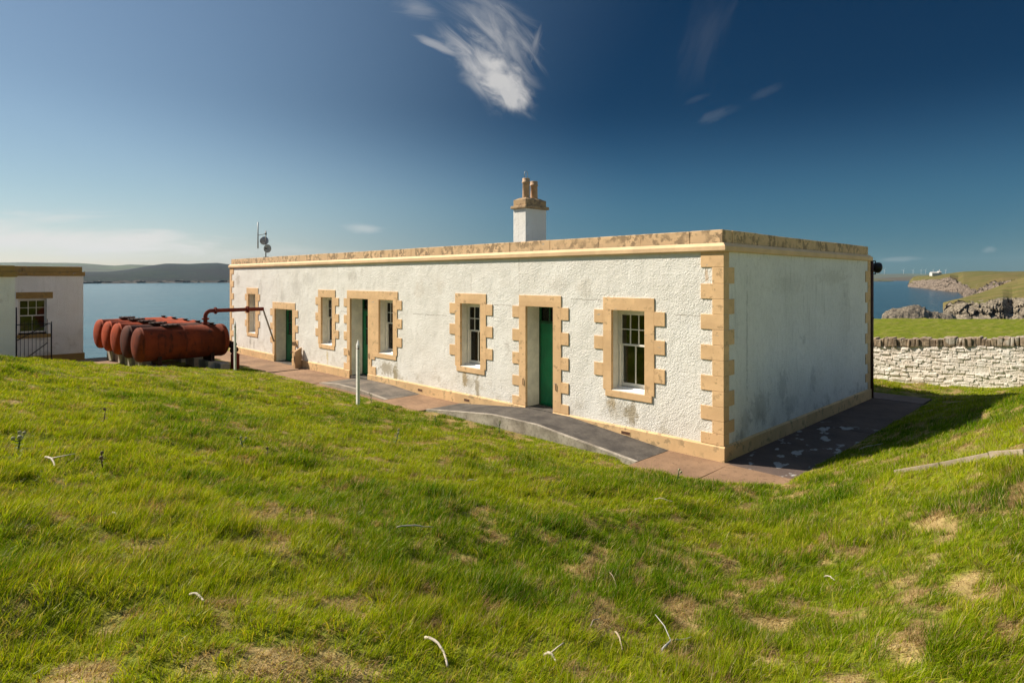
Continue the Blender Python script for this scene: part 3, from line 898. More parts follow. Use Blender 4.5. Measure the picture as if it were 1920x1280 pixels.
def make_door(i, style):
    a, b, z0, z1 = DOORS[i]
    e = .004; y0, y1 = -.018, .05
    yd = .455
    mb = MB()
    trans = 2.23
    zt = z1 - .01 if style == 'glazed_low' else trans
    if style == 'boarded':
        n = 8; wd = (b - a - .10) / n
        for k in range(n): mb.box(a + .05 + wd * k + .002, a + .05 + wd * (k + 1) - .002, yd + .02, yd + .06, z0 + .03, zt - .005, .004)
    elif style == 'glazed':
        for xa, xb in ((a + .05, a + .17), (b - .17, b - .05)): mb.box(xa, xb, yd + .02, yd + .06, z0 + .03, zt - .005, .004)
        mb.box(a + .17, b - .17, yd + .02, yd + .06, zt - .16, zt - .005, .004)
        mb.box(a + .17, b - .17, yd + .025, yd + .055, z0 + .03, 1.10, .004)
        mb.box(a + .17, b - .17, yd + .03, yd + .05, 1.62, 1.65)
        mb.box((a + b) / 2 - .02, (a + b) / 2 + .02, yd + .02, yd + .06, 1.10, zt - .16, .004)
    else:
        mid = (a + b) / 2
        for p0, p1 in ((a + .05, mid - .003), (mid + .003, b - .05)):
            mb.box(p0, p0 + .10, yd + .02, yd + .06, z0 + .03, zt, .004); mb.box(p1 - .10, p1, yd + .02, yd + .06, z0 + .03, zt, .004)
            mb.box(p0 + .10, p1 - .10, yd + .025, yd + .055, z0 + .03, 1.05, .004); mb.box(p0 + .10, p1 - .10, yd + .02, yd + .06, zt - .09, zt, .004)
            mb.box((p0 + p1) / 2 - .012, (p0 + p1) / 2 + .012, yd + .03, yd + .05, 1.05, zt - .09)
            mb.box(p0 + .10, (p0 + p1) / 2 - .012, yd + .03, yd + .05, 1.52, 1.545); mb.box((p0 + p1) / 2 + .012, p1 - .10, yd + .03, yd + .05, 1.52, 1.545)
    door = mb.build("door", GREEN, cottage)
    fr = MB()
    for xa, xb in ((a + .002, a + .05), (b - .05, b - .002)): fr.box(xa, xb, yd, yd + .09, z0 + .004, z1 - .002, .004)
    fr.box(a + .05, b - .05, yd, yd + .09, z1 - .05 if style != 'glazed_low' else z1 - .012, z1 - .002)
    if style != 'glazed_low': fr.box(a + .05, b - .05, yd, yd + .09, trans, trans + .06, .004)
    fr.box(a + .05, b - .05, yd - .05, yd + .09, z0 + .004, z0 + .03, .004)
    if style == 'boarded': fr.box(a + .30, a + .34, yd + .03, yd + .06, trans + .06, z1 - .05)
    fr.build("door_frame", GREEN_DARK, door)
    g = MB()
    if style != 'glazed_low': g.box(a + .05, b - .05, yd + .045, yd + .049, trans + .06, z1 - .05)
    if style != 'boarded': g.box(a + .16, b - .16, yd + .038, yd + .042, 1.04, zt - .1)
    g.build("pane", GLASS, door)
    h = MB(); hx = b - .12
    h.lathe((hx, yd + .02, z0 + 1.02), (0, -1, 0), [(0, .028), (.006, .028), (.008, .01), (.035, .01), (.04, .026), (.055, .026), (.062, 0)], 14)
    h.build("handle", BLACK, door)
    st = MB(); st.box(a + .004, b - .004, -.01, yd + .1, z0 - .10, z0 + .004)
    st.build("threshold", CONC_DARK, door)
    s = MB()
    B = lambda x0, x1, q0, q1: s.box(x0, x1, y0, y1, q0, q1, .005)
    if i == 0:
        B(a - .19, b + .24, 2.117, 2.38)
        for q0, q1 in ((1.84, 2.115), (1.28, 1.54), (.74, .98)):
            B(a - .41, a - .191, q0, q1); B(b + .241, b + .47, q0, q1)
        B(a - .19, a + e, .287, 2.115); B(b - e, b + .24, .287, 2.115)
    elif i == 1:
        B(a - .19, -10.37, 2.657, 2.92)
        B(a - .19, a + e, .287, 2.655); B(b - e, WINS[2][0] + e, .985, 2.655)
        B(b - e, b + .20, .287, .983); B(b + .201, b + .45, .287, .53)
        s.box(b + .201, WINS[2][1] + .17, -.022, .05, .85, .9835, .006); B(b + .201, b + .40, .76, .848)
        for q0, q1 in DTEETH: B(a - .40, a - .191, q0, q1 - .003)
    else:
        B(a - .22, b + .24, 2.657, 2.92)
        B(a - .22, a + e, .287, 2.655); B(b - e, b + .24, .287, 2.655)
        for q0, q1 in DTEETH: B(a - .45, a - .221, q0, q1 - .003); B(b + .241, b + .46, q0, q1 - .003)
    s.build("surround", STONE, door)
    if i:
        for hxx in ((a - .07, b + .09) if i == 2 else (a - .06, b + .07)):
            k = MB(); k.tube([(hxx, -.02, .93), (hxx, -.034, .92), (hxx, -.034, .79), (hxx, -.02, .78)], .009, 6)
            k.build("hook", IRON, door)
    return door


def concrete(name, col, dark, edge=.5, patch=None, scale=1., stain=.5, speck=.35):
    m, t, b = material(name)
    p = t.coord()
    n1 = t.noise(p, 1.1 * scale, 7, .65); n2 = t.noise(p, 9 * scale, 7, .7); n3 = t.noise(p, 90, 3, .6)
    c = t.mix(t.ramp(n1, .3, .7), dark, col)
    c = t.mix(t.math('MULTIPLY', t.ramp(n2, .50, .70), stain), c, tuple(k * .55 for k in dark))
    c = t.mix(t.math('MULTIPLY', t.ramp(n3, .58, .75), speck), c, tuple(min(1, k * 1.5) for k in col))
    if patch:
        y = t.sep(p)[1]; x = t.sep(p)[0]
        v = t.noise(t.mapping(p, (2.1, 1.15, 1), (0, 0, .25)), 1.5, 5, .5)
        f = t.math('MULTIPLY', t.ramp(v, .565, .60), t.math('MULTIPLY', t.ramp(y, 4.9, 4.2), t.ramp(y, -.55, -.2)))
        f = t.math('MULTIPLY', f, t.ramp(n2, .25, .55, .35, 1.))
        c = t.mix(t.math('MULTIPLY', f, .8), c, patch)
    t.put(b.inputs['Base Color'], c); b.inputs['Roughness'].default_value = .9; b.inputs['Specular IOR Level'].default_value = .25
    t.put(b.inputs['Normal'], t.bump(t.math('ADD', t.math('MULTIPLY', n2, .6), t.math('MULTIPLY', n3, .4)), .010, .8))
    return m


CONC_RED = concrete("red_concrete", (.30, .19, .115), (.185, .115, .072), stain=.7)
CONC_SIDE = concrete("stained_concrete", (.15, .105, .085), (.085, .065, .058), patch=(.44, .44, .43))
CONC_DARK = concrete("asphalt", (.12, .108, .095), (.055, .050, .047), scale=2.5, speck=.6)
CONC_GREY = concrete("grey_concrete", (.42, .37, .31), (.26, .23, .19))
CONC_PALE = concrete("limewashed_concrete", (.44, .40, .34), (.20, .175, .14), scale=2, stain=.85)

make_door(0, 'glazed_low'); make_door(1, 'glazed'); make_door(2, 'boarded')

# chimney
mb = MB(); cx0, cx1, cy0, cy1 = -8.985, -8.425, 3.5, 4.465
mb.box(cx0, cx1, cy0, cy1, 3.9, 5.56, .01)
chim = mb.build("chimney", WALL_PLAIN, cottage)
mb = MB(); mb.box(cx0 - .07, cx1 + .07, cy0 - .07, cy1 + .07, 5.555, 5.66, .03); mb.box(cx0, cx1, cy0, cy1, 5.655, 5.86, .02)
b2 = bmesh.new()
lo = [b2.verts.new(v) for v in ((cx0 + .02, cy0 + .02, 5.855), (cx1 - .02, cy0 + .02, 5.855), (cx1 - .02, cy1 - .02, 5.855), (cx0 + .02, cy1 - .02, 5.855))]
hi = [b2.verts.new(v) for v in ((cx0 + .14, cy0 + .16, 5.925), (cx1 - .14, cy0 + .16, 5.925), (cx1 - .14, cy1 - .16, 5.925), (cx0 + .14, cy1 - .16, 5.925))]
for k in range(4): b2.faces.new((lo[k], lo[(k + 1) % 4], hi[(k + 1) % 4], hi[k]))
b2.faces.new(hi); mb.add(b2)
mb.build("chimney_cap", sandstone("chimney_stone", (.46, .32, .18), .9, (.16, .11, .07), False, .48), chim)
POT = simple("clay_pot", (.47, .31, .19), .8, var=.25, vscale=5)
for k, (py, zt) in enumerate(((3.80, 6.56), (4.17, 6.50))):
    mb = MB()
    mb.lathe((-8.70, py, 5.90), (0, 0, 1), [(-.05, .125), (zt - 6.06, .112), (zt - 6.05, .135), (zt - 6.01, .135), (zt - 6.0, .118), (zt - 5.91, .122), (zt - 5.90, .118), (zt - 5.90, .09), (zt - 6.2, .09)], 24)
    mb.build("chimney_pot", POT, chim)
    if k == 0:
        mb = MB(); pts = [(-8.70, py - .07, zt - .01), (-8.70, py - .07, zt + .16)] + [(-8.70, py - .07 * math.cos(a_), zt + .16 + .07 * math.sin(a_)) for a_ in np.linspace(.3, math.pi - .3, 7)] + [(-8.70, py + .07, zt + .16), (-8.70, py + .07, zt - .01)]
        mb.tube(pts, .009, 6); mb.build("wire_hoop", simple("dull_wire", (.3, .3, .29), .5, .6), chim)

# downpipe on the back corner
mb = MB(); mb.tube([(.03, DEP + .075, 3.80), (.03, DEP + .075, .02)], .045, 12)
for zb in (3.5, 2.2, .9): mb.tube([(.03, DEP + .075, zb), (.03, DEP + .075, zb + .05)], .056, 12)
mb.build("downpipe", simple("brown_pipe_paint", (.085, .035, .022), .5, var=.3), cottage)

# ------------------------------------------------------------------ floodlight at the back corner
fl = thing("floodlight", (.05, DEP + .12, 3.62), "round black floodlight with yellow lens fixed at the cottage's back corner", "floodlight")
dv = Vector((.6, .8, -.12)).normalized(); c0 = Vector((.11, DEP + .22, 3.62))
mb = MB(); mb.lathe(c0 - dv * .10, dv, [(0, 0), (0, .09), (.05, .135), (.13, .15), (.16, .15), (.16, .135)], 28)
mb.build("lamp_housing", BLACK, fl)
mb = MB(); mb.lathe(c0 + dv * .055, dv, [(0, .135), (.02, .13), (.05, .10), (.065, .05), (.07, 0)], 28)
m_l, t_l, b_l = material("amber_glass"); t_l.put(b_l.inputs['Base Color'], t_l.mix(t_l.noise(t_l.coord(), 20), (.50, .38, .06), (.60, .47, .10))); b_l.inputs['Roughness'].default_value = .15
mb.build("lens", m_l, fl)
mb = MB()
for zz in (3.80, 3.44): mb.tube([(.02, DEP + .02, zz), (.10, DEP + .14, zz)], .014, 8)
mb.tube([(.10, DEP + .14, 3.81), (.10, DEP + .14, 3.43)], .014, 8)
mb.build("bracket", BLACK, fl)

# ------------------------------------------------------------------ aerials on the roof
ant = thing("aerial_mast", (-22.37, 1.0, 3.93), "thin dark aerial mast with two round dishes on the cottage roof", "aerial")
DARKM = simple("dark_galvanised", (.05, .045, .04), .5, .5); GREYM = simple("grey_plastic", (.42, .44, .45), .5)
mb = MB(); mb.tube([(-22.37, 1, 3.90), (-22.37, 1, 5.47)], .022, 10); mb.build("mast", DARKM, ant)
mb = MB(); mb.box(-22.47, -22.25, .9, 1.1, 3.925, 4.30, .02); mb.build("mast_base", simple("base_block", (.2, .2, .19), .8), ant)
mb = MB(); mb.tube([(-23.05, .92, 4.72), (-23.05, .92, 5.90)], [.03, .024], 10); mb.tube([(-23.05, .92, 4.68), (-23.05, .92, 4.72)], [.005, .03], 10); mb.build("whip_antenna", GREYM, ant)
mb = MB(); mb.tube([(-23.05, .92, 5.30), (-22.37, 1, 5.33)], .014, 8); mb.tube([(-22.37, 1, 5.30), (-22.37, 1, 5.38)], .04, 10); mb.build("cross_arm", DARKM, ant)
for (cx_, cz_, dv_, mm) in ((-22.55, 5.03, (-.9, .35, .1), simple("blue_grey_dish", (.34, .35, .40), .5)), (-22.13, 4.66, (.55, -.8, .0), simple("pale_dish", (.50, .49, .46), .5))):
    dv = Vector(dv_).normalized(); mb = MB()
    c = Vector((cx_, 1.0, cz_))
    mb.lathe(c, dv, [(0, 0), (.004, .06), (.02, .13), (.045, .19), (.05, .19), (.028, .13), (.012, .06), (.008, 0)], 24)
    d_ = mb.build("dish", mm, ant)
    mb = MB(); mb.tube([tuple(c), tuple(c + dv * .14)], .012, 6); mb.tube([tuple(c + dv * .12), tuple(c + dv * .18)], [.035, .035], 8); mb.tube([tuple(c), (-22.37, 1.0, cz_)], .018, 6); mb.build("feed_horn", DARKM, d_)

# ------------------------------------------------------------------ paths
mb = MB()
xj = [-29.2, -26.6, -24.1, -21.5, -19.4, -17.0, -14.9, -13.0]
for a, b in zip(xj, xj[1:]):
    mb.box(a + .006, b - .006, -1.45 + random.uniform(-.03, .03), -.0, -.06, random.uniform(-.004, .004), .008)
for a, b in ((-9.2, -7.4), (-1.1, .15)): mb.box(a + .006, b - .006, -1.43, 0, -.06, random.uniform(-.003, .003), .008)
mb.box(-13., -9.2, -1.42, 0, -.07, -.012); mb.box(-7.4, -1.1, -1.12, 0, -.07, -.012)
mb.box(.16, 1.30, -1.40, -.09, -.06, .003, .008, jit=.01)
# slabs of the yard in front of the tanks
for i, (a, b) in enumerate(zip([-30, -27, -24, -21.2], [-27, -24, -21.2, -17.6])):
    for c_, d in ((-3.6, -1.46), (-5.9, -3.61), (-8.2, -5.91)):
        z = -.5 * float(sst(-22, -29, (a + b) / 2)) * (1 if c_ < -3 else .6)
        mb.box(a + .006, b - .006, c_ + .005, d - .005, z - .35, z + random.uniform(.005, .02), .01)
tag(mb.build("path", CONC_RED), kind='structure')
mb = MB()
for a, b in ((-.085, 2.1), (2.1, 4.2), (4.2, 6.4), (6.4, 8.6)): mb.box(.0, 1.28, a + .004, b - .004, -.06, random.uniform(-.002, .004), .008)
tag(mb.build("side_path", CONC_SIDE), kind='structure')
mb = MB(); mb.box(-.3, 1.22, 8.605, 9.62, -.06, .012, .01)
tag(mb.build("back_path", concrete("dull_concrete", (.19, .14, .12), (.12, .09, .075))), kind='structure')


def ramp_thing(name, label, xs, zs, yout, mats):
    """asphalt strip with a concrete edging and side wall: top profile given along X"""
    r = thing(name, (xs[len(xs) // 2], -.6, 0), label, "ramp")
    def strip(y0, y1, dz, zbot):
        b = bmesh.new(); n = len(xs)
        top0 = [b.verts.new((x, y0, z + dz)) for x, z in zip(xs, zs)]; top1 = [b.verts.new((x, y1, z + dz)) for x, z in zip(xs, zs)]
        bo0 = [b.verts.new((x, y0, zbot)) for x in xs]; bo1 = [b.verts.new((x, y1, zbot)) for x in xs]
        for k in range(n - 1):
            b.faces.new((top0[k], top0[k + 1], top1[k + 1], top1[k])); b.faces.new((bo0[k], bo0[k + 1], top0[k + 1], top0[k])); b.faces.new((top1[k], top1[k + 1], bo1[k + 1], bo1[k]))
        b.faces.new((top0[0], top1[0], bo1[0], bo0[0])); b.faces.new((top1[-1], top0[-1], bo0[-1], bo1[-1]))
        return b
    mb = MB(); mb.add(strip(yout + .10, -.036, 0, -.06)); mb.build("ramp_surface", mats[0], r, fix=True)
    mb = MB(); mb.add(strip(yout, yout + .098, .006, -.12)); mb.build("ramp_edging", mats[1], r, fix=True)
    return r


r3 = ramp_thing("entrance_ramp", "long dark asphalt ramp with pale concrete edging up to the boarded green door", [-7.4, -5.5, -4.9, -3.6, -1.1], [.004, .20, .255, .255, .004], -1.16, (CONC_DARK, CONC_PALE))
r2 = ramp_thing("entrance_ramp", "short low ramp of patched concrete before the half-glazed green door", [-13.0, -12.9, -11.9, -10.6, -9.2], [.004, .03, .10, .09, .004], -1.20, (concrete("patched_asphalt", (.20, .17, .14), (.085, .08, .072), scale=1.6), CONC_GREY))

# tap on a stone post beside the double door
tp = thing("tap_post", (-16.66, -.22, 0), "small sloping-topped stone post with a brass tap by the far green door", "tap")
mb = MB(); mb.prism([(-.31, -.03), (-.05, -.03), (-.05, .76), (-.31, .62)], -16.75, -16.60, 'X', .012)
mb.build("post", sandstone("tap_stone", (.50, .33, .18), .6, (.22, .15, .09), False), tp)
mb = MB(); mb.tube([(-16.66, -.36, .60), (-16.66, -.44, .60), (-16.66, -.47, .57), (-16.66, -.47, .53)], .014, 8); mb.tube([(-16.66, -.42, .60), (-16.66, -.42, .66)], .01, 6); mb.tube([(-16.71, -.42, .665), (-16.61, -.42, .665)], .010, 6)
mb.build("tap", IRON, tp)


# ------------------------------------------------------------------ outbuilding on the left
shed = thing("outbuilding", (-30, -8, -.5), "white outbuilding in shade with ochre stone trim at the left edge", "outbuilding")
SX, SY = -29.0, -4.74
BX, BY = -22.3, -7.86
SHADE_W = white_wall("outbuilding_harling")
WY0, WY1 = -7.10, -6.10
SHED_T = 3.44
bm = MB()
# main block: right wall (facing +X) with a window hole, end wall and back
def qd(vs): bm.bm.faces.new([bm.bm.verts.new(v) for v in vs])
ys = [-14., WY0, WY1, SY]; zs = [-.6, .86, 2.42, SHED_T]
for y0, y1 in zip(ys, ys[1:]):
    for z0, z1 in zip(zs, zs[1:]):
        if y0 == WY0 and z0 == .86: continue
        qd(((SX, y0, z0), (SX, y1, z0), (SX, y1, z1), (SX, y0, z1)))
for y_ in (WY0, WY1): qd(((SX, y_, .86), (SX - .3, y_, .86), (SX - .3, y_, 2.42), (SX, y_, 2.42)))
qd(((SX, WY0, 2.42), (SX, WY1, 2.42), (SX - .3, WY1, 2.42), (SX - .3, WY0, 2.42))); qd(((SX, WY0, .86), (SX - .3, WY0, .86), (SX - .3, WY1, .86), (SX, WY1, .86)))
qd(((SX, SY, -.6), (-35, SY, -.6), (-35, SY, SHED_T), (SX, SY, SHED_T))); qd(((-35, SY, -.6), (-35, -14, -.6), (-35, -14, SHED_T), (-35, SY, SHED_T)))
qd(((-35, -14, -.6), (SX, -14, -.6), (SX, -14, SHED_T), (-35, -14, SHED_T)))
# projecting wing
qd(((BX, -14, -.6), (BX, BY, -.6), (BX, BY, SHED_T - .06), (BX, -14, SHED_T - .06))); qd(((BX, BY, -.6), (SX, BY, -.6), (SX, BY, SHED_T - .06), (BX, BY, SHED_T - .06)))
qd(((SX - .01, -14, -.6), (BX, -14, -.6), (BX, -14, SHED_T - .06), (SX - .01, -14, SHED_T - .06)))
bm.build("wall", SHADE_W, shed)
mb = MB(); mb.box(-34.9, SX - .1, -13.9, SY - .1, 3.3, 3.6); mb.box(SX - .09, BX - .1, -13.9, BY - .1, 3.2, 3.55); mb.build("roof", ROOFING, shed)
mb = MB()
mb.box(-35.05, SX + .06, BY + .07, SY + .06, SHED_T - .005, SHED_T + .185, .012); mb.box(SX - .2, BX + .06, -14.05, BY + .06, SHED_T - .065, SHED_T + .12, .012)
mb.build("cornice", DARKSTONE, shed)
mb = MB()
for a, b in ((-7.84, -6.98), (-6.97, -4.78)): mb.box(-34.9, SX + .01, a, b, SHED_T + .186, 3.868 + random.uniform(-.006, .006), .015)
for a, b in ((-14, -9.6), (-9.59, -8.35), (-8.34, BY - .01)): mb.box(SX + .1, BX + .01, a, b, SHED_T + .121, 3.77 + random.uniform(-.005, .005), .015)
mb.build("coping", DARKSTONE, shed)
mb = MB(); mb.box(-35.04, SX + .05, BY + .01, SY + .05, -.62, -.10, .012); mb.box(SX + .052, BX + .05, -14.04, BY + .05, -.62, .05, .012)
mb.build("plinth", DARKSTONE, shed)
mb = MB(); xi = SX - .22
mb.box(xi, xi + .08, WY0 + .002, WY0 + .07, .93, 2.40); mb.box(xi, xi + .08, WY1 - .07, WY1 - .002, .93, 2.40); mb.box(xi, xi + .08, WY0 + .07, WY1 - .07, 2.34, 2.40)
mb.box(xi, xi + .08, WY0 + .07, WY1 - .07, .93, 1.00); mb.box(xi, xi + .08, WY0 + .07, WY1 - .07, 1.66, 1.71)
wd = (WY1 - WY0 - .14) / 3
for k in (1, 2): mb.box(xi + .02, xi + .06, WY0 + .07 + wd * k - .012, WY0 + .07 + wd * k + .012, 1.71, 2.34)
mb.box(xi + .022, xi + .058, WY0 + .07, WY1 - .07, 2.02, 2.045); mb.box(xi + .02, xi + .06, (WY0 + WY1) / 2 - .012, (WY0 + WY1) / 2 + .012, 1.0, 1.66)
wn = mb.build("window", simple("dull_white_paint", (.62, .60, .55), .6, var=.1), shed)
mb = MB(); mb.box(xi + .035, xi + .039, WY0 + .07, WY1 - .07, .99, 2.35); mb.build("pane", GLASS, wn)
mb = MB(); mb.box(SX - .02, SX + .03, WY0 - .08, WY1 + .22, 2.44, 2.72, .01); mb.build("lintel", DARKSTONE, wn)
mb = MB(); mb.box(SX - .25, SX + .05, WY0 - .04, WY1 + .14, .70, .862, .012); mb.build("sill", DARKSTONE, wn)
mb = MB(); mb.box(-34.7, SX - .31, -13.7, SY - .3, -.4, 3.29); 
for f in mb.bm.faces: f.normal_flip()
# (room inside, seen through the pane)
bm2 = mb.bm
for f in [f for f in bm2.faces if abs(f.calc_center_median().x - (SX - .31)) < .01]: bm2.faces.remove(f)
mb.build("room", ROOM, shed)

# iron gate hung on the outbuilding's wing
gt = thing("iron_gate", (-22.3, -7.8, .1), "tall black iron bar gate with slanting brace before the outbuilding window", "gate")
ga = Vector((-22.55, -7.80, 0)); gdir = Vector((-.10, 1.0, 0)).normalized(); gw = 1.02
zb, ztp = .05, 2.30
mb = MB()
for k in (0, 1): p = ga + gdir * gw * k; mb.tube([(p.x, p.y, zb), (p.x, p.y, ztp if k == 0 else 1.75)], .022, 8)
for z_ in (.22, 1.68): q = ga + gdir * gw; mb.tube([(ga.x, ga.y, z_), (q.x, q.y, z_)], .014, 6)
mb.build("gate_frame", BLACK, gt)
for k in range(1, 9):
    p = ga + gdir * (gw * k / 9)
    mb = MB(); mb.tube([(p.x, p.y, .12), (p.x, p.y, 1.80)], .008, 6); mb.tube([(p.x, p.y, 1.80), (p.x, p.y, 1.86)], [.010, .001], 6); mb.build("bar", BLACK, gt)
for z0_, z1_ in ((.25, .98), (1.12, 1.66)):
    mb = MB(); q = ga + gdir * (gw * .88); mb.tube([(ga.x + .02, ga.y, z0_), (q.x + .02, q.y, z1_)], .016, 6); mb.build("brace", BLACK, gt)


# ------------------------------------------------------------------ rusty fuel tanks
def rust_material(name, base, dark, soot, k_soot):
    m, t, b = material(name)
    p = t.coord(); z = t.sep(p)[2]
    n1 = t.noise(p, 1.6, 7, .65); n2 = t.noise(p, 7, 7, .7); st = t.noise(t.mapping(p, (5, 5, .8)), 1, 6, .65)
    c = t.mix(t.ramp(n1, .3, .7), dark, base)
    c = t.mix(t.math('MULTIPLY', t.ramp(n2, .55, .7), .7), c, tuple(k * .5 for k in dark))
    c = t.mix(t.math('MULTIPLY', t.ramp(st, .5, .68), k_soot), c, soot)
    c = t.mix(t.math('MULTIPLY', t.ramp(t.noise(p, 30, 4, .7), .68, .74), .6), c, (.34, .12, .04))
    t.put(b.inputs['Base Color'], c); b.inputs['Roughness'].default_value = .85; b.inputs['Specular IOR Level'].default_value = .15
    t.put(b.inputs['Normal'], t.bump(n2, .006, .6))
    return m


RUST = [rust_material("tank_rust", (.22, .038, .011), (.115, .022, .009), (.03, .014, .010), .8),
        rust_material("tank_dark_rust", (.12, .032, .018), (.06, .022, .016), (.02, .014, .012), .85),  # darker tone over the whole of the second tank
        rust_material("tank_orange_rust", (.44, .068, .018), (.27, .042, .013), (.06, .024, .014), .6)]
SOOT = rust_material("blackened_steel", (.05, .02, .015), (.03, .016, .013), (.015, .012, .012), .7)
PIPE_RED = rust_material("pipe_red", (.20, .035, .022), (.13, .024, .018), (.06, .02, .015), .4)
tank_labels = ["rust-red cylindrical tank nearest the cottage, under the red pipe", "darker rusty tank second from the cottage in the row of tanks",
               "orange-red tank in the middle of the row of five", "orange-red tank second from the seaward end of the row", "orange-red tank farthest from the cottage, at the seaward end of the row"]


def dome(l0, l1, r):
    pr = []
    for k in range(9):
        a = k / 8 * math.pi / 2; pr.append((l0 - .19 * math.cos(a), r * math.sin(a)))
    pr += [(l0 + .05, r), (l0 + .05, r + .008), (l0 + .08, r + .008), (l0 + .08, r), ((l0 + l1) / 2 - .02, r), ((l0 + l1) / 2 - .01, r + .005), ((l0 + l1) / 2 + .01, r + .005), ((l0 + l1) / 2 + .02, r), (l1 - .08, r), (l1 - .08, r + .008), (l1 - .05, r + .008), (l1 - .05, r)]
    for k in range(9):
        a = math.pi / 2 - k / 8 * math.pi / 2; pr.append((l1 + .2 * math.cos(a), r * math.sin(a)))
    return pr


def make_tank(k):
    X = -18.6 - 1.5 * k; zc, r, y0, y1 = 1.06, .585, -4.93, -2.22
    t = thing("fuel_tank", (X, -3.6, 0), tank_labels[k], "tank", "rusty tanks in a row beside the cottage")
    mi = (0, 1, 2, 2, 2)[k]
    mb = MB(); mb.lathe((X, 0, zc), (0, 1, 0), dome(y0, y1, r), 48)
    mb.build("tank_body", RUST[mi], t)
    mb = MB(); ym = -3.95
    mb.lathe((X, ym, zc + r - .03), (0, 0, 1), [(0, .24), (.05, .24), (.05, .30), (.085, .30), (.085, .29), (.10, .26), (.10, 0)], 24)
    for a in range(10): mb.lathe((X + .27 * math.cos(a * .628), ym + .27 * math.sin(a * .628), zc + r + .05), (0, 0, 1), [(0, .022), (.03, .022), (.03, 0)], 6)
    mb.build("manhole_cover", SOOT, t)
    mb = MB(); mb.lathe((X, y1 - .35, zc + r - .03), (0, 0, 1), [(0, .07), (.07, .07), (.07, .10), (.09, .10), (.09, 0)], 16); mb.build("filler_cap", SOOT, t)
    for ys_ in (y0 + .55, y1 - .45):
        mb = MB(); pts = [(X - .42, .34), (X + .42, .34), (X + .42, .30 + .42), (X + .3, .60), (X + .15, .50), (X, .47), (X - .15, .50), (X - .3, .60), (X - .42, .72)]
        mb.prism(pts, ys_ - .06, ys_ + .06, 'Y'); mb.build("saddle", SOOT, t, fix=True)
        mb = MB(); mb.box(X - .5, X + .5, ys_ - .2, ys_ + .2, -.45 if k > 2 else -.1, .345, .015); mb.build("plinth_block", CONC_GREY, t)


for k in range(5): make_tank(k)

fp = thing("fill_pipe", (-18.7, -2.75, 1.6), "long red flanged pipe reaching from the nearest tank towards the cottage wall", "pipe")
mb = MB()
px, pz = -18.62, 2.14
el = [(px, -2.78, 1.60), (px, -2.78, 1.92)] + [(px, -2.78 + .2 * (1 - math.cos(a)), 1.94 + .2 * math.sin(a)) for a in np.linspace(0, math.pi / 2, 7)] + [(px, -2.40, pz), (px, -.66, pz)]
mb.tube(el, .07, 16)
mb.build("pipe", PIPE_RED, fp)
for p0, p1 in (((px, -2.78, 1.68), (px, -2.78, 1.72)), ((px, -2.78, 1.82), (px, -2.78, 1.88)), ((px, -2.46, pz), (px, -2.40, pz)), ((px, -1.30, pz), (px, -1.23, pz))):
    mb = MB(); mb.tube([p0, p1], .125, 18); mb.build("flange", PIPE_RED, fp)
mb = MB(); mb.tube([(px, -.67, pz - .02), (px - .25, -.36, 1.50), (-19.12, -.03, .80)], .032, 10); mb.build("grey_outlet", simple("grey_lagging", (.33, .30, .27), .7), fp)

mf = thing("outlet_manifold", (-17.7, -1.7, 0), "rusty red valve and stub pipe standing behind the farther white post", "valve")
mb = MB(); mb.tube([(-17.75, -2.05, .02), (-17.75, -2.05, .55), (-17.75, -2.0, .62)], .15, 18); mb.build("stub_pipe", PIPE_RED, mf)
mb = MB(); mb.tube([(-18.45, -2.03, .95), (-18.2, -1.98, .93), (-18.0, -2.0, .80), (-17.9, -2.04, .60), (-17.8, -2.05, .45)], .08, 12); mb.build("bend", SOOT, mf)
for q in ((-18.2, -1.98, .93), (-17.97, -2.01, .76)):
    mb = MB(); mb.lathe((q[0], q[1], q[2] - .03), (.6, 0, -.5), [(0, 0), (0, .15), (.06, .15), (.06, 0)], 16); mb.build("flange", SOOT, mf)
ck = MB(); ck.box(-18.25, -17.55, -2.62, -2.3, -.05, .30, .02)
tag(ck.build("concrete_block", CONC_GREY), "grey concrete block on the ground before the nearest tank", "block")

# ------------------------------------------------------------------ white palisade posts
POSTW = simple("white_post_paint", (.74, .73, .69), .55, var=.12, vscale=8)


def post(x, y, h, label, lean):
    z = float(land(x, y))
    t = thing("fence_post", (x, y, z), label, "post", "white metal posts along the path")
    mb = MB()
    w_ = .165; th = .03
    # W-shaped pale: folded strip with a sharp point
    sec = [(-w_ / 2, .0), (-w_ / 4, -.035), (w_ / 4, -.035), (w_ / 2, 0), (w_ / 2, .012), (w_ / 4 - .006, -.023), (-w_ / 4 + .006, -.023), (-w_ / 2, .012)]
    rings = []
    for zz, s in ((-.3, 1), (h - .14, 1), (h, .08)):
        rings.append([mb.bm.verts.new((x + lean * zz + (sx * .995 + sy * .10) * s, y + (-sx * .10 + sy * .995) * s, z + zz)) for sx, sy in sec])
    for a, b in zip(rings, rings[1:]):
        for k in range(8): mb.bm.faces.new((a[k], a[(k + 1) % 8], b[(k + 1) % 8], b[k]))
    mb.bm.faces.new(rings[0][::-1]); mb.bm.faces.new(rings[-1])
    mb.build("pale", POSTW, t, fix=True)
    mb = MB(); q = Vector((.7, .715, 0)); c = Vector((x + lean * (h - .2), y, z + h - .22))
    q = Vector((1, -.1, 0)).normalized(); c = c + Vector((0, -.03, 0)); mb.tube([tuple(c - q * .09), tuple(c + q * .10)], .008, 6); mb.tube([tuple(c + q * .06), tuple(c + q * .08)], .02, 6); mb.build("bolt", IRON, t)


post(-8.44, -2.48, 1.66, "taller-looking nearer white pointed metal post, before the half-glazed door", 0.0)
post(-15.93, -2.71, 1.76, "farther white pointed metal post, standing beside the rusty tanks", -.01)

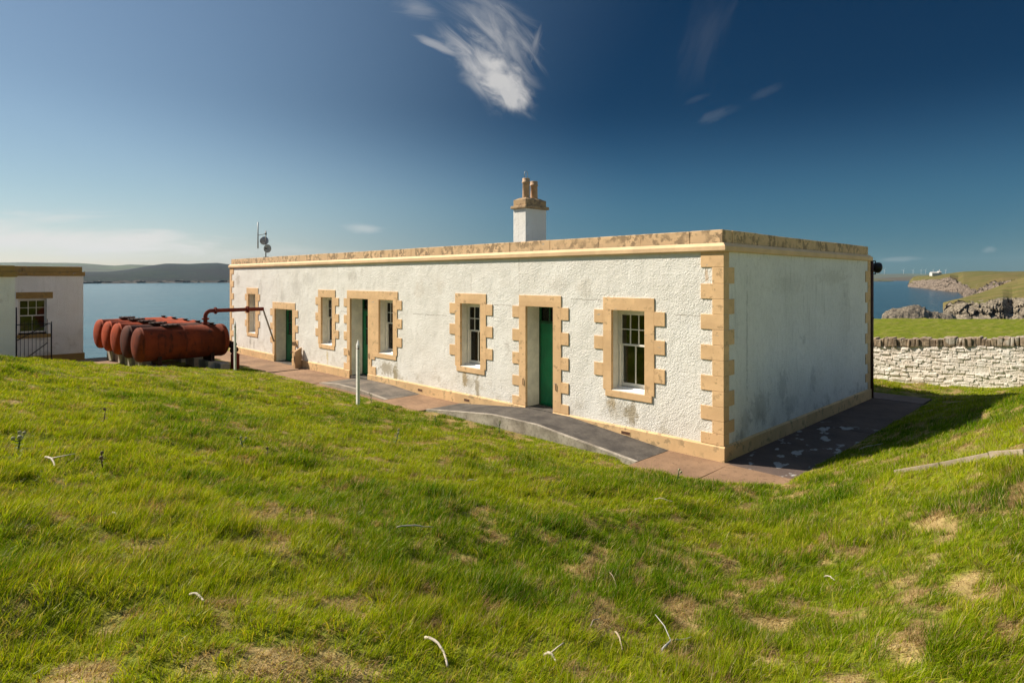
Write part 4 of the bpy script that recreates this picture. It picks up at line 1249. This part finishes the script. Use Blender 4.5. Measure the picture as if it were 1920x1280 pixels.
# ------------------------------------------------------------------ garden wall on the right
gwall = thing("garden_wall", (1, 13, 0), "whitewashed rubble stone garden wall with upright coping stones behind the cottage", "wall")


def rubble_material():
    m, t, b = material("whitewashed_rubble")
    p = t.coord(); n1 = t.noise(p, 3, 7, .68); n2 = t.noise(p, 22, 5, .65)
    at = t.node('ShaderNodeAttribute', attribute_name='stone').outputs['Fac']
    c = t.mix(t.ramp(n1, .35, .68), (.68, .61, .53), (.84, .80, .74))
    c = t.mix(t.math('MULTIPLY', t.ramp(at, .72, 1.), .55), c, (.46, .36, .28))
    c = t.mix(t.math('MULTIPLY', t.ramp(n2, .60, .74), .6), c, (.34, .25, .19))
    t.put(b.inputs['Base Color'], c); b.inputs['Roughness'].default_value = .92
    t.put(b.inputs['Normal'], t.bump(t.math('ADD', n1, n2), .015))
    return m


wd_ = (WALL_B - WALL_A) / np.linalg.norm(WALL_B - WALL_A); wn_ = np.array([wd_[1], -wd_[0]])
wall_mat = Matrix(((wd_[0], -wd_[1], 0, WALL_A[0]), (wd_[1], wd_[0], 0, WALL_A[1]), (0, 0, 1, 0), (0, 0, 0, 1)))
mb = MB(); stones = []
mb.prism([(-6, -.6), (13, -.6), (13, 2.1), (-6, .62)], .010, .49, 'Y')


def wall_top(s): return 1.10 + .078 * s
z = -.55
rows = []
while z < 2.25:
    h = random.uniform(.04, .10); x = -6 + random.uniform(0, .2)
    while x < 13:
        l = random.uniform(.10, .34) * (1.2 if h > .08 else .9)
        zz = z + random.uniform(-.012, .012)
        if zz + h < wall_top(x) + .02:
            o_ = random.uniform(-.018, .012)
            mb.box(x + .006, x + l - .006, o_, .5 - o_, zz + .002, zz + h + .004, .018, .014)
        x += l
    z += h
bmesh.ops.transform(mb.bm, matrix=wall_mat, verts=mb.bm.verts[:])
mb.build("rubble_face", rubble_material(), gwall)
mb = MB(); x = -6
while x < 13:
    l = random.uniform(.07, .17); h = random.uniform(.19, .27); z0 = wall_top(x)
    tw = random.uniform(-.03, .03)
    mb.box(x + .004, x + l - .002, -.03 + tw, .53 + tw, z0 - .02, z0 + h, .022, .018)
    x += l
bmesh.ops.transform(mb.bm, matrix=wall_mat, verts=mb.bm.verts[:])
m_c, t_c, b_c = material("coping_rubble")
pc = t_c.coord(); nc_ = t_c.noise(pc, 5, 7, .7); nd = t_c.noise(pc, 1.6, 4, .6)
cc = t_c.mix(t_c.ramp(nc_, .35, .68), (.17, .125, .085), (.42, .33, .23)); cc = t_c.mix(t_c.math('MULTIPLY', t_c.ramp(nd, .56, .66), .7), cc, (.55, .52, .45))
t_c.put(b_c.inputs['Base Color'], cc); b_c.inputs['Roughness'].default_value = .95; t_c.put(b_c.inputs['Normal'], t_c.bump(nc_, .02))
mb.build("coping_stones", m_c, gwall)

# ------------------------------------------------------------------ kerb in the grass, right
kerb = thing("kerb", (2.8, -3, .6), "narrow old stone kerb half buried in the grass right of the cottage", "kerb")
KP = [(3.1, -1.48), (3.65, -1.76), (4.17, -2.16), (4.5, -2.5), (5.1, -3.1)]


# ------------------------------------------------------------------ far details
def on_bearing(xt, dep, z=0.):
    return (CAM[0] + dep * (FWD[0] + RIGHT[0] * xt / 1159), CAM[1] + dep * (FWD[1] + RIGHT[1] * xt / 1159), z)


TURB = simple("turbine_white", (.62, .63, .64), .5, var=.03)
tmb = []
tur_x = [687, 698, 734, 752, 767, 775.5, 789.5, 813]
tur_l = ["leftmost wind turbine, close beside the floodlight", "wind turbine second from the left on the far skyline", "wind turbine third from the left, apart from its neighbours", "wind turbine fourth from the left on the far skyline",
         "wind turbine fifth from the left on the far skyline", "wind turbine sixth from the left on the far skyline", "wind turbine just left of the white house on the point", "rightmost wind turbine, right of the white house on the point"]
tw_m = rot_m = nac_m = None
for i, xt in enumerate(tur_x):
    p = on_bearing(xt, 6900, 52)
    t = thing("wind_turbine", p, "tiny white " + tur_l[i], "wind turbine", "wind turbines on the far skyline")
    if tw_m is None:
        mb = MB(); mb.tube([(0, 0, -14), (0, 0, 50)], [1.7, 1.0], 10); o_ = mb.build("tower", TURB, t); tw_m = o_.data
        mb = MB(); mb.box(-1.3, 1.3, -4, 4, 49, 51.5, .4); o2 = mb.build("nacelle", TURB, t); nac_m = o2.data
        mb = MB()
        for k in range(3):
            a = k * 2 * math.pi / 3 + .5; mb.tube([(0, -5, 50), (9 * math.sin(a), -5, 50 + 9 * math.cos(a)), (28 * math.sin(a), -5, 50 + 28 * math.cos(a))], [.6, .8, .2], 6)
        o3 = mb.build("rotor", TURB, t); rot_m = o3.data
        for o_ in (o_, o2, o3): o_.matrix_parent_inverse = Matrix()
    else:
        for nm, me_ in (("tower", tw_m), ("nacelle", nac_m), ("rotor", rot_m)):
            o_ = bpy.data.objects.new(nm, me_); COL.objects.link(o_); o_.parent = t
            if nm == "rotor": o_.delta_rotation_euler = (0, 0, 0)
    t.rotation_euler = (0, 0, R(44 + 15 * math.sin(i * 2.1)))

hp = on_bearing(793, 905, 9.6)
hs = thing("white_house", hp, "tiny white house with low wing on the rocky point across the bay", "house")
HW = simple("house_white", (.55, .54, .52), .7, var=.03); HR = simple("house_roof", (.16, .15, .15), .8)
mb = MB(); mb.box(-6, 4, -3, 3, -2, 2.4); mb.box(4.01, 8, -2.5, 2.5, -2, 3.6); mb.build("wall", HW, hs).matrix_parent_inverse = Matrix()
mb = MB(); mb.prism([(-3.3, 2.41), (3.3, 2.41), (0, 4.0)], -6.2, 4, 'X'); mb.prism([(-2.7, 3.61), (2.7, 3.61), (0, 5.2)], 4.02, 8.2, 'X'); mb.build("roof", HW, hs, fix=True).matrix_parent_inverse = Matrix()
mb = MB(); mb.box(6.4, 7.2, -.5, .5, 4.6, 7.2); mb.build("chimney", HW, hs).matrix_parent_inverse = Matrix()
hs.rotation_euler = (0, 0, R(45))
for i, (xt, lab) in enumerate(((673.5, "tiny pale house on the low island, nearest the floodlight"), (690, "tiny pale house at the right end of the low island"))):
    h2 = thing("island_house", on_bearing(xt, 2910, -.5 if i == 0 else -1.5), lab, "house", "houses on the low island")
    mb = MB(); mb.box(-6, 6, -4, 4, -3, 3); mb.build("wall", HW, h2).matrix_parent_inverse = Matrix()
    mb = MB(); mb.prism([(-4.3, 3.01), (4.3, 3.01), (0, 5.5)], -6.2, 6.2, 'X'); mb.build("roof", HR, h2, fix=True).matrix_parent_inverse = Matrix()
    h2.rotation_euler = (0, 0, R(45))


mb = MB()
random.seed(21)
kp = [Vector((x, y, float(land(x, y)))) for x, y in KP]
dd = []
for a, b in zip(kp, kp[1:]):
    n = max(1, int((b - a).length / .85))
    for k in range(n): dd.append((a.lerp(b, k / n), a.lerp(b, (k + 1) / n)))
for a, b in dd:
    d = (b - a); ln = d.length; b2 = bmesh.new()
    m = MB(); m.box(.004, ln - .004, -.042, .042, -.15, random.uniform(.05, .068), .012, .006)
    rot = Matrix.Translation(a) @ d.to_track_quat('X', 'Z').to_matrix().to_4x4()
    mb.add(m.bm, 0, rot)
mb.build("kerb_stone", concrete("kerb_concrete", (.36, .30, .23), (.20, .165, .12), scale=2), kerb)


# ------------------------------------------------------------------ grass
def grass_material():
    m, t, b = material("grass_blades")
    nt = m.node_tree; out = nt.nodes['Material Output']; nt.nodes.remove(b)
    at = t.node('ShaderNodeAttribute', attribute_name='blade').outputs['Color']
    d = t.node('ShaderNodeBsdfDiffuse'); tl = t.node('ShaderNodeBsdfTranslucent'); g = t.node('ShaderNodeBsdfGlossy')
    t.put(d.inputs[0], at); t.put(tl.inputs[0], t.mix(1., at, (1.0, .95, .40), 'MULTIPLY'))
    g.inputs['Roughness'].default_value = .42; g.inputs[0].default_value = (1, 1, .9, 1)
    m1 = t.node('ShaderNodeMixShader'); m1.inputs[0].default_value = .45
    t.l.new(d.outputs[0], m1.inputs[1]); t.l.new(tl.outputs[0], m1.inputs[2])
    fr = t.node('ShaderNodeFresnel'); fr.inputs['IOR'].default_value = 1.3
    m2 = t.node('ShaderNodeMixShader'); t.put(m2.inputs[0], t.math('MULTIPLY', fr.outputs[0], .012))
    t.l.new(m1.outputs[0], m2.inputs[1]); t.l.new(g.outputs[0], m2.inputs[2]); t.l.new(m2.outputs[0], out.inputs[0])
    return m


def on_turf(x, y):
    e = .10 * (fbm(x * 3.1, y * 3.1, 2) - .5) * 2
    pd = path_dist(x, y) + e
    inside = (x < 0) & (y > -1.0) & (y < 9.0)
    s = (x - WALL_A[0]) * wn_[0] + (y - WALL_A[1]) * wn_[1]        # distance in front of the garden wall
    yard = (x < -17.4) & (y > -8.6)
    left_edge = x + .10 * (y + 6) < -18.4
    strip_back = (x < 1.0) & (y > 8.4) & (y < 9.65)
    return (pd > -.03) & ~inside & (s > .0) & ~(yard & (x < -17.6 + .12 * (y + 1))) & ~left_edge & ~strip_back


def make_grass():
    n0 = 1150000
    # distances drawn so that blades stay dense in the picture's foreground
    dep = np.linspace(.4, 27, 2600)
    dens = 15500 * np.minimum(1, (4.2 / dep)) ** 1.22
    wgt = dens * (dep * 1.94 + 3.0); cdf = np.cumsum(wgt); total = cdf[-1] * (dep[1] - dep[0]); cdf /= cdf[-1]
    n = int(total)
    D = np.interp(RNG.random(n), cdf, dep)
    lat = (RNG.random(n) * 2 - 1) * (.97 * D + 1.5)
    x = CAM[0] + FWD[0] * D + RIGHT[0] * lat; y = CAM[1] + FWD[1] * D + RIGHT[1] * lat
    # blades grow in tufts: each is drawn towards a jittered tuft centre that sets its height, lean and colour
    def tufts(cell, ang, sd):
        ca, sa = math.cos(ang), math.sin(ang)
        wx = x + .30 * (fbm(x * 1.3 + sd, y * 1.3, 2) - .5); wy = y + .30 * (fbm(x * 1.3, y * 1.3 + sd, 2) - .5)
        u, v = wx * ca + wy * sa, -wx * sa + wy * ca
        ci, cj = np.floor(u / cell).astype(int), np.floor(v / cell).astype(int)
        Hh = lambda q: _T[(ci * 7 + cj * 3 + q * 31 + sd) & 255, (cj * 13 + ci * 5 + q * 57 + sd) & 255]
        tu, tv = (ci + Hh(1)) * cell, (cj + Hh(2)) * cell
        return x + (tu - u) * ca - (tv - v) * sa, y + (tu - u) * sa + (tv - v) * ca, .08 + .40 * Hh(3), Hh(4), Hh(5), Hh(6)
    ga, gb, gc = tufts(.11, .5, 3), tufts(.19, 1.23, 40), tufts(.30, 2.1, 91)
    pick = RNG.random(n)
    tx, ty, pull, t_h, t_c, t_d = (np.where(pick < .4, a_, np.where(pick < .75, b_, c_)) for a_, b_, c_ in zip(ga, gb, gc))
    x = x * (1 - pull) + tx * pull; y = y * (1 - pull) + ty * pull
    ox, oy = x - tx, y - ty
    k = on_turf(x, y); x, y, D, t_h, t_c, t_d, ox, oy = (v[k] for v in (x, y, D, t_h, t_c, t_d, ox, oy)); n = len(x)
    dry = dryness(x, y)
    dry = np.clip(dry + .75 * (t_d > .915), 0, 1)
    tus = sst(.47, .68, fbm(x * 1.7 + 7, y * 1.7 + 31, 3))                 # tussocks
    lush = sst(.40, .66, fbm(x * .55 + 21, y * .55 + 3, 3))
    k = RNG.random(n) < (.65 + .35 * tus) * (.7 + .3 * t_h)
    x, y, D, dry, tus, lush, t_h, t_c, ox, oy = (v[k] for v in (x, y, D, dry, tus, lush, t_h, t_c, ox, oy)); n = len(x)
    z = land(x, y)
    pd = np.abs(path_dist(x, y))
    r1, r2, r3, r4 = RNG.random((4, n))
    short = sst(0, .35, pd) * .55 + .45
    far = np.clip(D / 4.2, 1, 6)
    h = .80 * (.042 + .070 * r1 ** 1.6 + .060 * tus * r2 + .050 * t_h * r2 + .015 * lush) * (1 - .38 * dry) * short
    h = h * np.where(x < -13, .8, 1) * (1 - .25 * sst(6, 16, D))
    stalk = RNG.random(n) < .010; h = np.where(stalk, h * 1.55 + .03, h)
    wdt = np.where(stalk, .6, 1.) * (.0026 + .0020 * r3) * far ** .62
    # wind-combed: blades lean along the slope to the right of the view, with scatter
    th0 = math.atan2(RIGHT[1], RIGHT[0]) + .15
    sw = (fbm(x * .8 + 90, y * .8 + 14, 3) - .5) * 3.2
    th = th0 + sw + RNG.normal(0, .75, n)
    lean = np.clip(.55 + .35 * r4 + .35 * dry - .25 * tus * r2 + RNG.normal(0, .16, n), .05, 1.35)
    dx, dy = np.cos(th) * .9 + ox / .10, np.sin(th) * .9 + oy / .10
    nn = np.hypot(dx, dy) + 1e-6; dx, dy = dx / nn, dy / nn
    fa = RNG.random(n) * 2 * np.pi
    sx, sy = np.cos(fa) * wdt / 2, np.sin(fa) * wdt / 2
    base = np.stack([x, y, z - .012], -1)
    l1, l2 = lean * .55, np.minimum(lean * 1.25, 1.5)
    v1 = np.stack([dx * np.sin(l1), dy * np.sin(l1), np.cos(l1)], -1) * (h * .55)[:, None]
    v2 = np.stack([dx * np.sin(l2), dy * np.sin(l2), np.cos(l2)], -1) * (h * .60)[:, None]
    mid = base + v1; tip = mid + v2
    s = np.stack([sx, sy, np.zeros(n)], -1)
    co = np.stack([base - s, base + s, mid - s * .85, mid + s * .85, tip], 1).reshape(-1, 3)
    i0 = (np.arange(n) * 5)[:, None]
    q = i0 + np.array([0, 1, 3, 2]); tr = i0 + np.array([2, 3, 4])
    me = array_mesh("grass", co, q, tr, mats=[grass_material()], smooth=False)
    # colour of each blade
    A = np.array([.070, .165, .003]); B = np.array([.295, .375, .005]); Y = np.array([.54, .45, .06]); T = np.array([.50, .375, .18]); T2 = np.array([.26, .17, .085])
    u = np.clip(.40 * RNG.random(n) + .42 * t_c + .62 * (1 - lush) - .28 * tus - .10, 0, 1)[:, None]
    c = A * (1 - u) + B * u
    yel = (RNG.random(n) < (.13 + .20 * (1 - lush)))[:, None] * RNG.random((n, 1))
    c = c * (1 - yel) + Y * yel
    isdry = (RNG.random(n) < np.clip(dry * 1.1 + .05, 0, .92))[:, None]
    f = RNG.random((n, 1)); c = np.where(isdry, T * f + T2 * (1 - f), c)
    c = c * (.58 + .84 * RNG.random((n, 1)))
    pale = (RNG.random((n, 1)) < .035); c = np.where(pale, np.array([.62, .55, .30]) * (.6 + .4 * RNG.random((n, 1))), c)
    col = np.concatenate([c, np.ones((n, 1))], -1)
    col = np.repeat(col, 5, 0).astype(np.float32)
    a = me.color_attributes.new('blade', 'FLOAT_COLOR', 'POINT'); a.data.foreach_set('color', col.ravel())
    print("blades", n)
    return tag(link("grass", me), kind='stuff')


make_grass()


# ------------------------------------------------------------------ thistles and weeds
THI = simple("thistle_green", (.075, .115, .045), .8, var=.35, vscale=30)
THD = simple("thistle_head", (.30, .29, .17), .9, var=.35, vscale=60)
THB = simple("dry_thistle", (.15, .11, .06), .9, var=.35, vscale=30)


def thistle(x, y, h, label, heads=2, dry=False):
    z = float(land(x, y))
    t = thing("thistle", (x, y, z), label, "thistle", "thistles standing in the grass")
    rnd = random.Random(int(x * 100) + int(y * 37))
    lean = Vector((rnd.uniform(-.1, .2), rnd.uniform(-.1, .2), 0)) * h
    p0 = Vector((x, y, z - .03)); p2 = Vector((x, y, z + h * .8)) + lean; p1 = (p0 + p2) / 2 + Vector((rnd.uniform(-.02, .02), rnd.uniform(-.02, .02), 0))
    mb = MB(); mb.tube([p0, p1, p2], [.010, .008, .006], 6)
    tips = [p2]
    for k in range(heads - 1):
        a = rnd.uniform(0, 6.28); q = p1.lerp(p2, rnd.uniform(.2, .7)); e = q + Vector((math.cos(a) * .06, math.sin(a) * .06, h * rnd.uniform(.1, .3)))
        mb.tube([q, (q + e) / 2 + Vector((0, 0, -.01)), e], [.006, .005, .004], 6); tips.append(e)
    mb.build("stem", THB if dry else THI, t)
    mb = MB()
    for k in range(15):
        f = k / 14; q = p0.lerp(p2, .06 + f * .85); a = k * 2.4 + rnd.uniform(-.3, .3); ln = h * (.42 - .24 * f) * rnd.uniform(.8, 1.2)
        d = Vector((math.cos(a), math.sin(a), .35)); sd = Vector((-math.sin(a), math.cos(a), 0))
        pts = [(0, .0), (.2, .10), (.3, .04), (.45, .13), (.55, .04), (.7, .10), (.8, .03), (1, 0)]
        up = [mb.bm.verts.new(q + d * ln * u + sd * ln * w_ + Vector((0, 0, -.25 * ln * u * u))) for u, w_ in pts]
        dn = [mb.bm.verts.new(q + d * ln * u - sd * ln * w_ + Vector((0, 0, -.25 * ln * u * u))) for u, w_ in pts]
        for j in range(len(pts) - 1):
            try: mb.bm.faces.new((up[j], up[j + 1], dn[j + 1], dn[j]))
            except ValueError: pass
    mb.build("leaves", THB if dry else THI, t)
    for e in tips:
        mb = MB(); r = .015 + rnd.uniform(0, .006)
        mb.lathe(e - Vector((0, 0, r * .5)), (rnd.uniform(-.4, .6), rnd.uniform(-.4, .6), 1), [(0, 0), (r * .3, r * .85), (r * .9, r), (r * 1.5, r * .8), (r * 1.7, r * 1.05), (r * 2.1, r * .4), (r * 2.1, 0)], 10)
        mb.build("flower_head", THD if not dry else THB, t)


THISTLES = [
    (-3.41, -4.74, .30, "tall thistle with round pale head on the open slope below the half-glazed door"),
    (-4.59, -8.65, .26, "dark bare thistle stalk standing alone in the left part of the lawn", 1, True),
    (-2.97, -7.39, .22, "small two-headed thistle in the middle of the left lawn", 2),
    (-1.86, -9.15, .20, "drooping brown thistle beside the white broken stick on the left", 2, True),
    (-2.79, -9.73, .24, "bushy thistle with several heads at the left edge of the lawn", 4),
    (-2.40, -7.31, .16, "short thin thistle right of the two-headed one", 1, True),
    (-4.30, -1.52, .30, "leafy thistle growing against the pale side wall of the long ramp", 3),
    (-8.95, -1.78, .26, "pale-headed thistle at the path edge just right of the nearer white post", 2),
    (.10, -1.75, .22, "thin thistle at the grass edge in front of the cottage's near corner", 2),
    (-5.70, -2.15, .20, "small thistle left of the long ramp's start", 1),
    (-17.6, -3.1, .38, "flowering weed in front of the concrete block by the nearest tank", 4),
    (-17.9, -4.2, .30, "thin weed in the grass before the middle of the nearest tank", 2, True),
]
for args in THISTLES: thistle(*args)

# ------------------------------------------------------------------ bleached sticks
ST_W = simple("bleached_wood", (.46, .41, .34), .8, var=.2, vscale=14)
ST_B = simple("weathered_wood", (.34, .27, .19), .85, var=.35, vscale=14)
ST_G = simple("grey_wood", (.36, .35, .33), .85, var=.3, vscale=14)


def stick(xa, ya, xb, yb, r, bend, mat, label, lift=.05, fork=False, up=0.):
    lift *= .6; r *= .68; za, zb = float(land(xa, ya)) + lift, float(land(xb, yb)) + lift + up
    a, b = Vector((xa, ya, za)), Vector((xb, yb, zb))
    d = b - a; n = Vector((-d.y, d.x, 0)).normalized()
    rnd = random.Random(int(xa * 311) + int(ya * 97))
    pts = []; rad = []
    for k in range(9):
        f = k / 8; pts.append(a.lerp(b, f) + n * bend * math.sin(math.pi * f) + Vector((0, 0, .012 * math.sin(f * 5) + rnd.uniform(-.004, .004)))); rad.append(r * (1.05 - .45 * f) * rnd.uniform(.86, 1.14))
    mb = MB(); mb.tube(pts, rad, 8)
    if fork:
        q = pts[3]; mb.tube([q, q + d * .3 + n * d.length * .25 + Vector((0, 0, .03)), q + d * .5 + n * d.length * .5 + Vector((0, 0, .05))], [r * .6, r * .5, r * .3], 6)
    tag(mb.build("stick", mat), label, "stick", "sticks lying in the grass")


STICKS = [
    (2.61, -8.54, 2.86, -8.585, .012, .03, 0, "curved bone-white stick at the bottom centre of the lawn", .07),
    (.95, -7.61, 1.03, -7.29, .011, .004, 0, "long straight white stick lying level in the middle of the lawn", .08),
    (1.61, -9.41, 1.74, -9.38, .011, .006, 0, "short white stick in the lower left of the lawn", .07),
    (-.09, -9.46, .06, -9.44, .014, .02, 0, "thick curved white stick in the left lawn", .07),
    (-2.21, -9.57, -1.90, -9.54, .016, .02, 0, "white forked stick farthest left in the lawn", .07, True),
    (3.02, -8.04, 3.12, -8.05, .013, .012, 0, "pale forked stick at the bottom edge right of the curved white one", .06, True),
    (2.95, -7.30, 3.11, -7.44, .010, .008, 1, "brown-ended stick pointing down near the bottom centre-right", .07),
    (3.24, -7.21, 3.20, -6.78, .011, .02, 2, "dark grey forked stick near the bottom centre-right", .05, True),
    (1.00, -3.80, 1.21, -3.71, .010, .006, 0, "pale stick in the slope just below the cottage corner", .07),
    (2.23, -6.41, 2.44, -6.57, .007, .01, 1, "thin tan stick standing out of the grass right of the centre", .08),
    (3.40, -4.92, 3.51, -4.99, .008, .008, 0, "short pale stick alone on the right-hand slope", .07),
    (2.86, -7.43, 2.79, -7.25, .007, .006, 1, "small tan twig between the brown-ended stick and the pale forked one", .07),
    (-.53, -5.59, -.46, -5.46, .009, .003, 2, "small grey stick upper middle of the slope", .08),
    (1.64, 1.98, 2.00, 2.11, .012, .01, 0, "pale stick lying in the shaded grass beside the side path", .07),
]
for xa, ya, xb, yb, r_, bend_, mi_, lab_, *rest in STICKS: stick(xa, ya, xb, yb, r_, bend_, (ST_W, ST_B, ST_G)[mi_], lab_, *rest)


# ------------------------------------------------------------------ sea air
def haze():
    m = bpy.data.materials.new("haze"); m.use_nodes = True
    nt = m.node_tree; out = nt.nodes['Material Output']
    nt.nodes.remove(nt.nodes['Principled BSDF'])
    v = nt.nodes.new('ShaderNodeVolumePrincipled')
    v.inputs['Color'].default_value = (.52, .76, 1, 1); v.inputs['Density'].default_value = 3.2e-5; v.inputs['Anisotropy'].default_value = .2
    nt.links.new(v.outputs[0], out.inputs['Volume'])
    mb = MB(); mb.box(-9600, 9600, -9600, 9600, SEA - 12.5, 260)
    tag(mb.build("haze", m), kind='stuff')


haze()
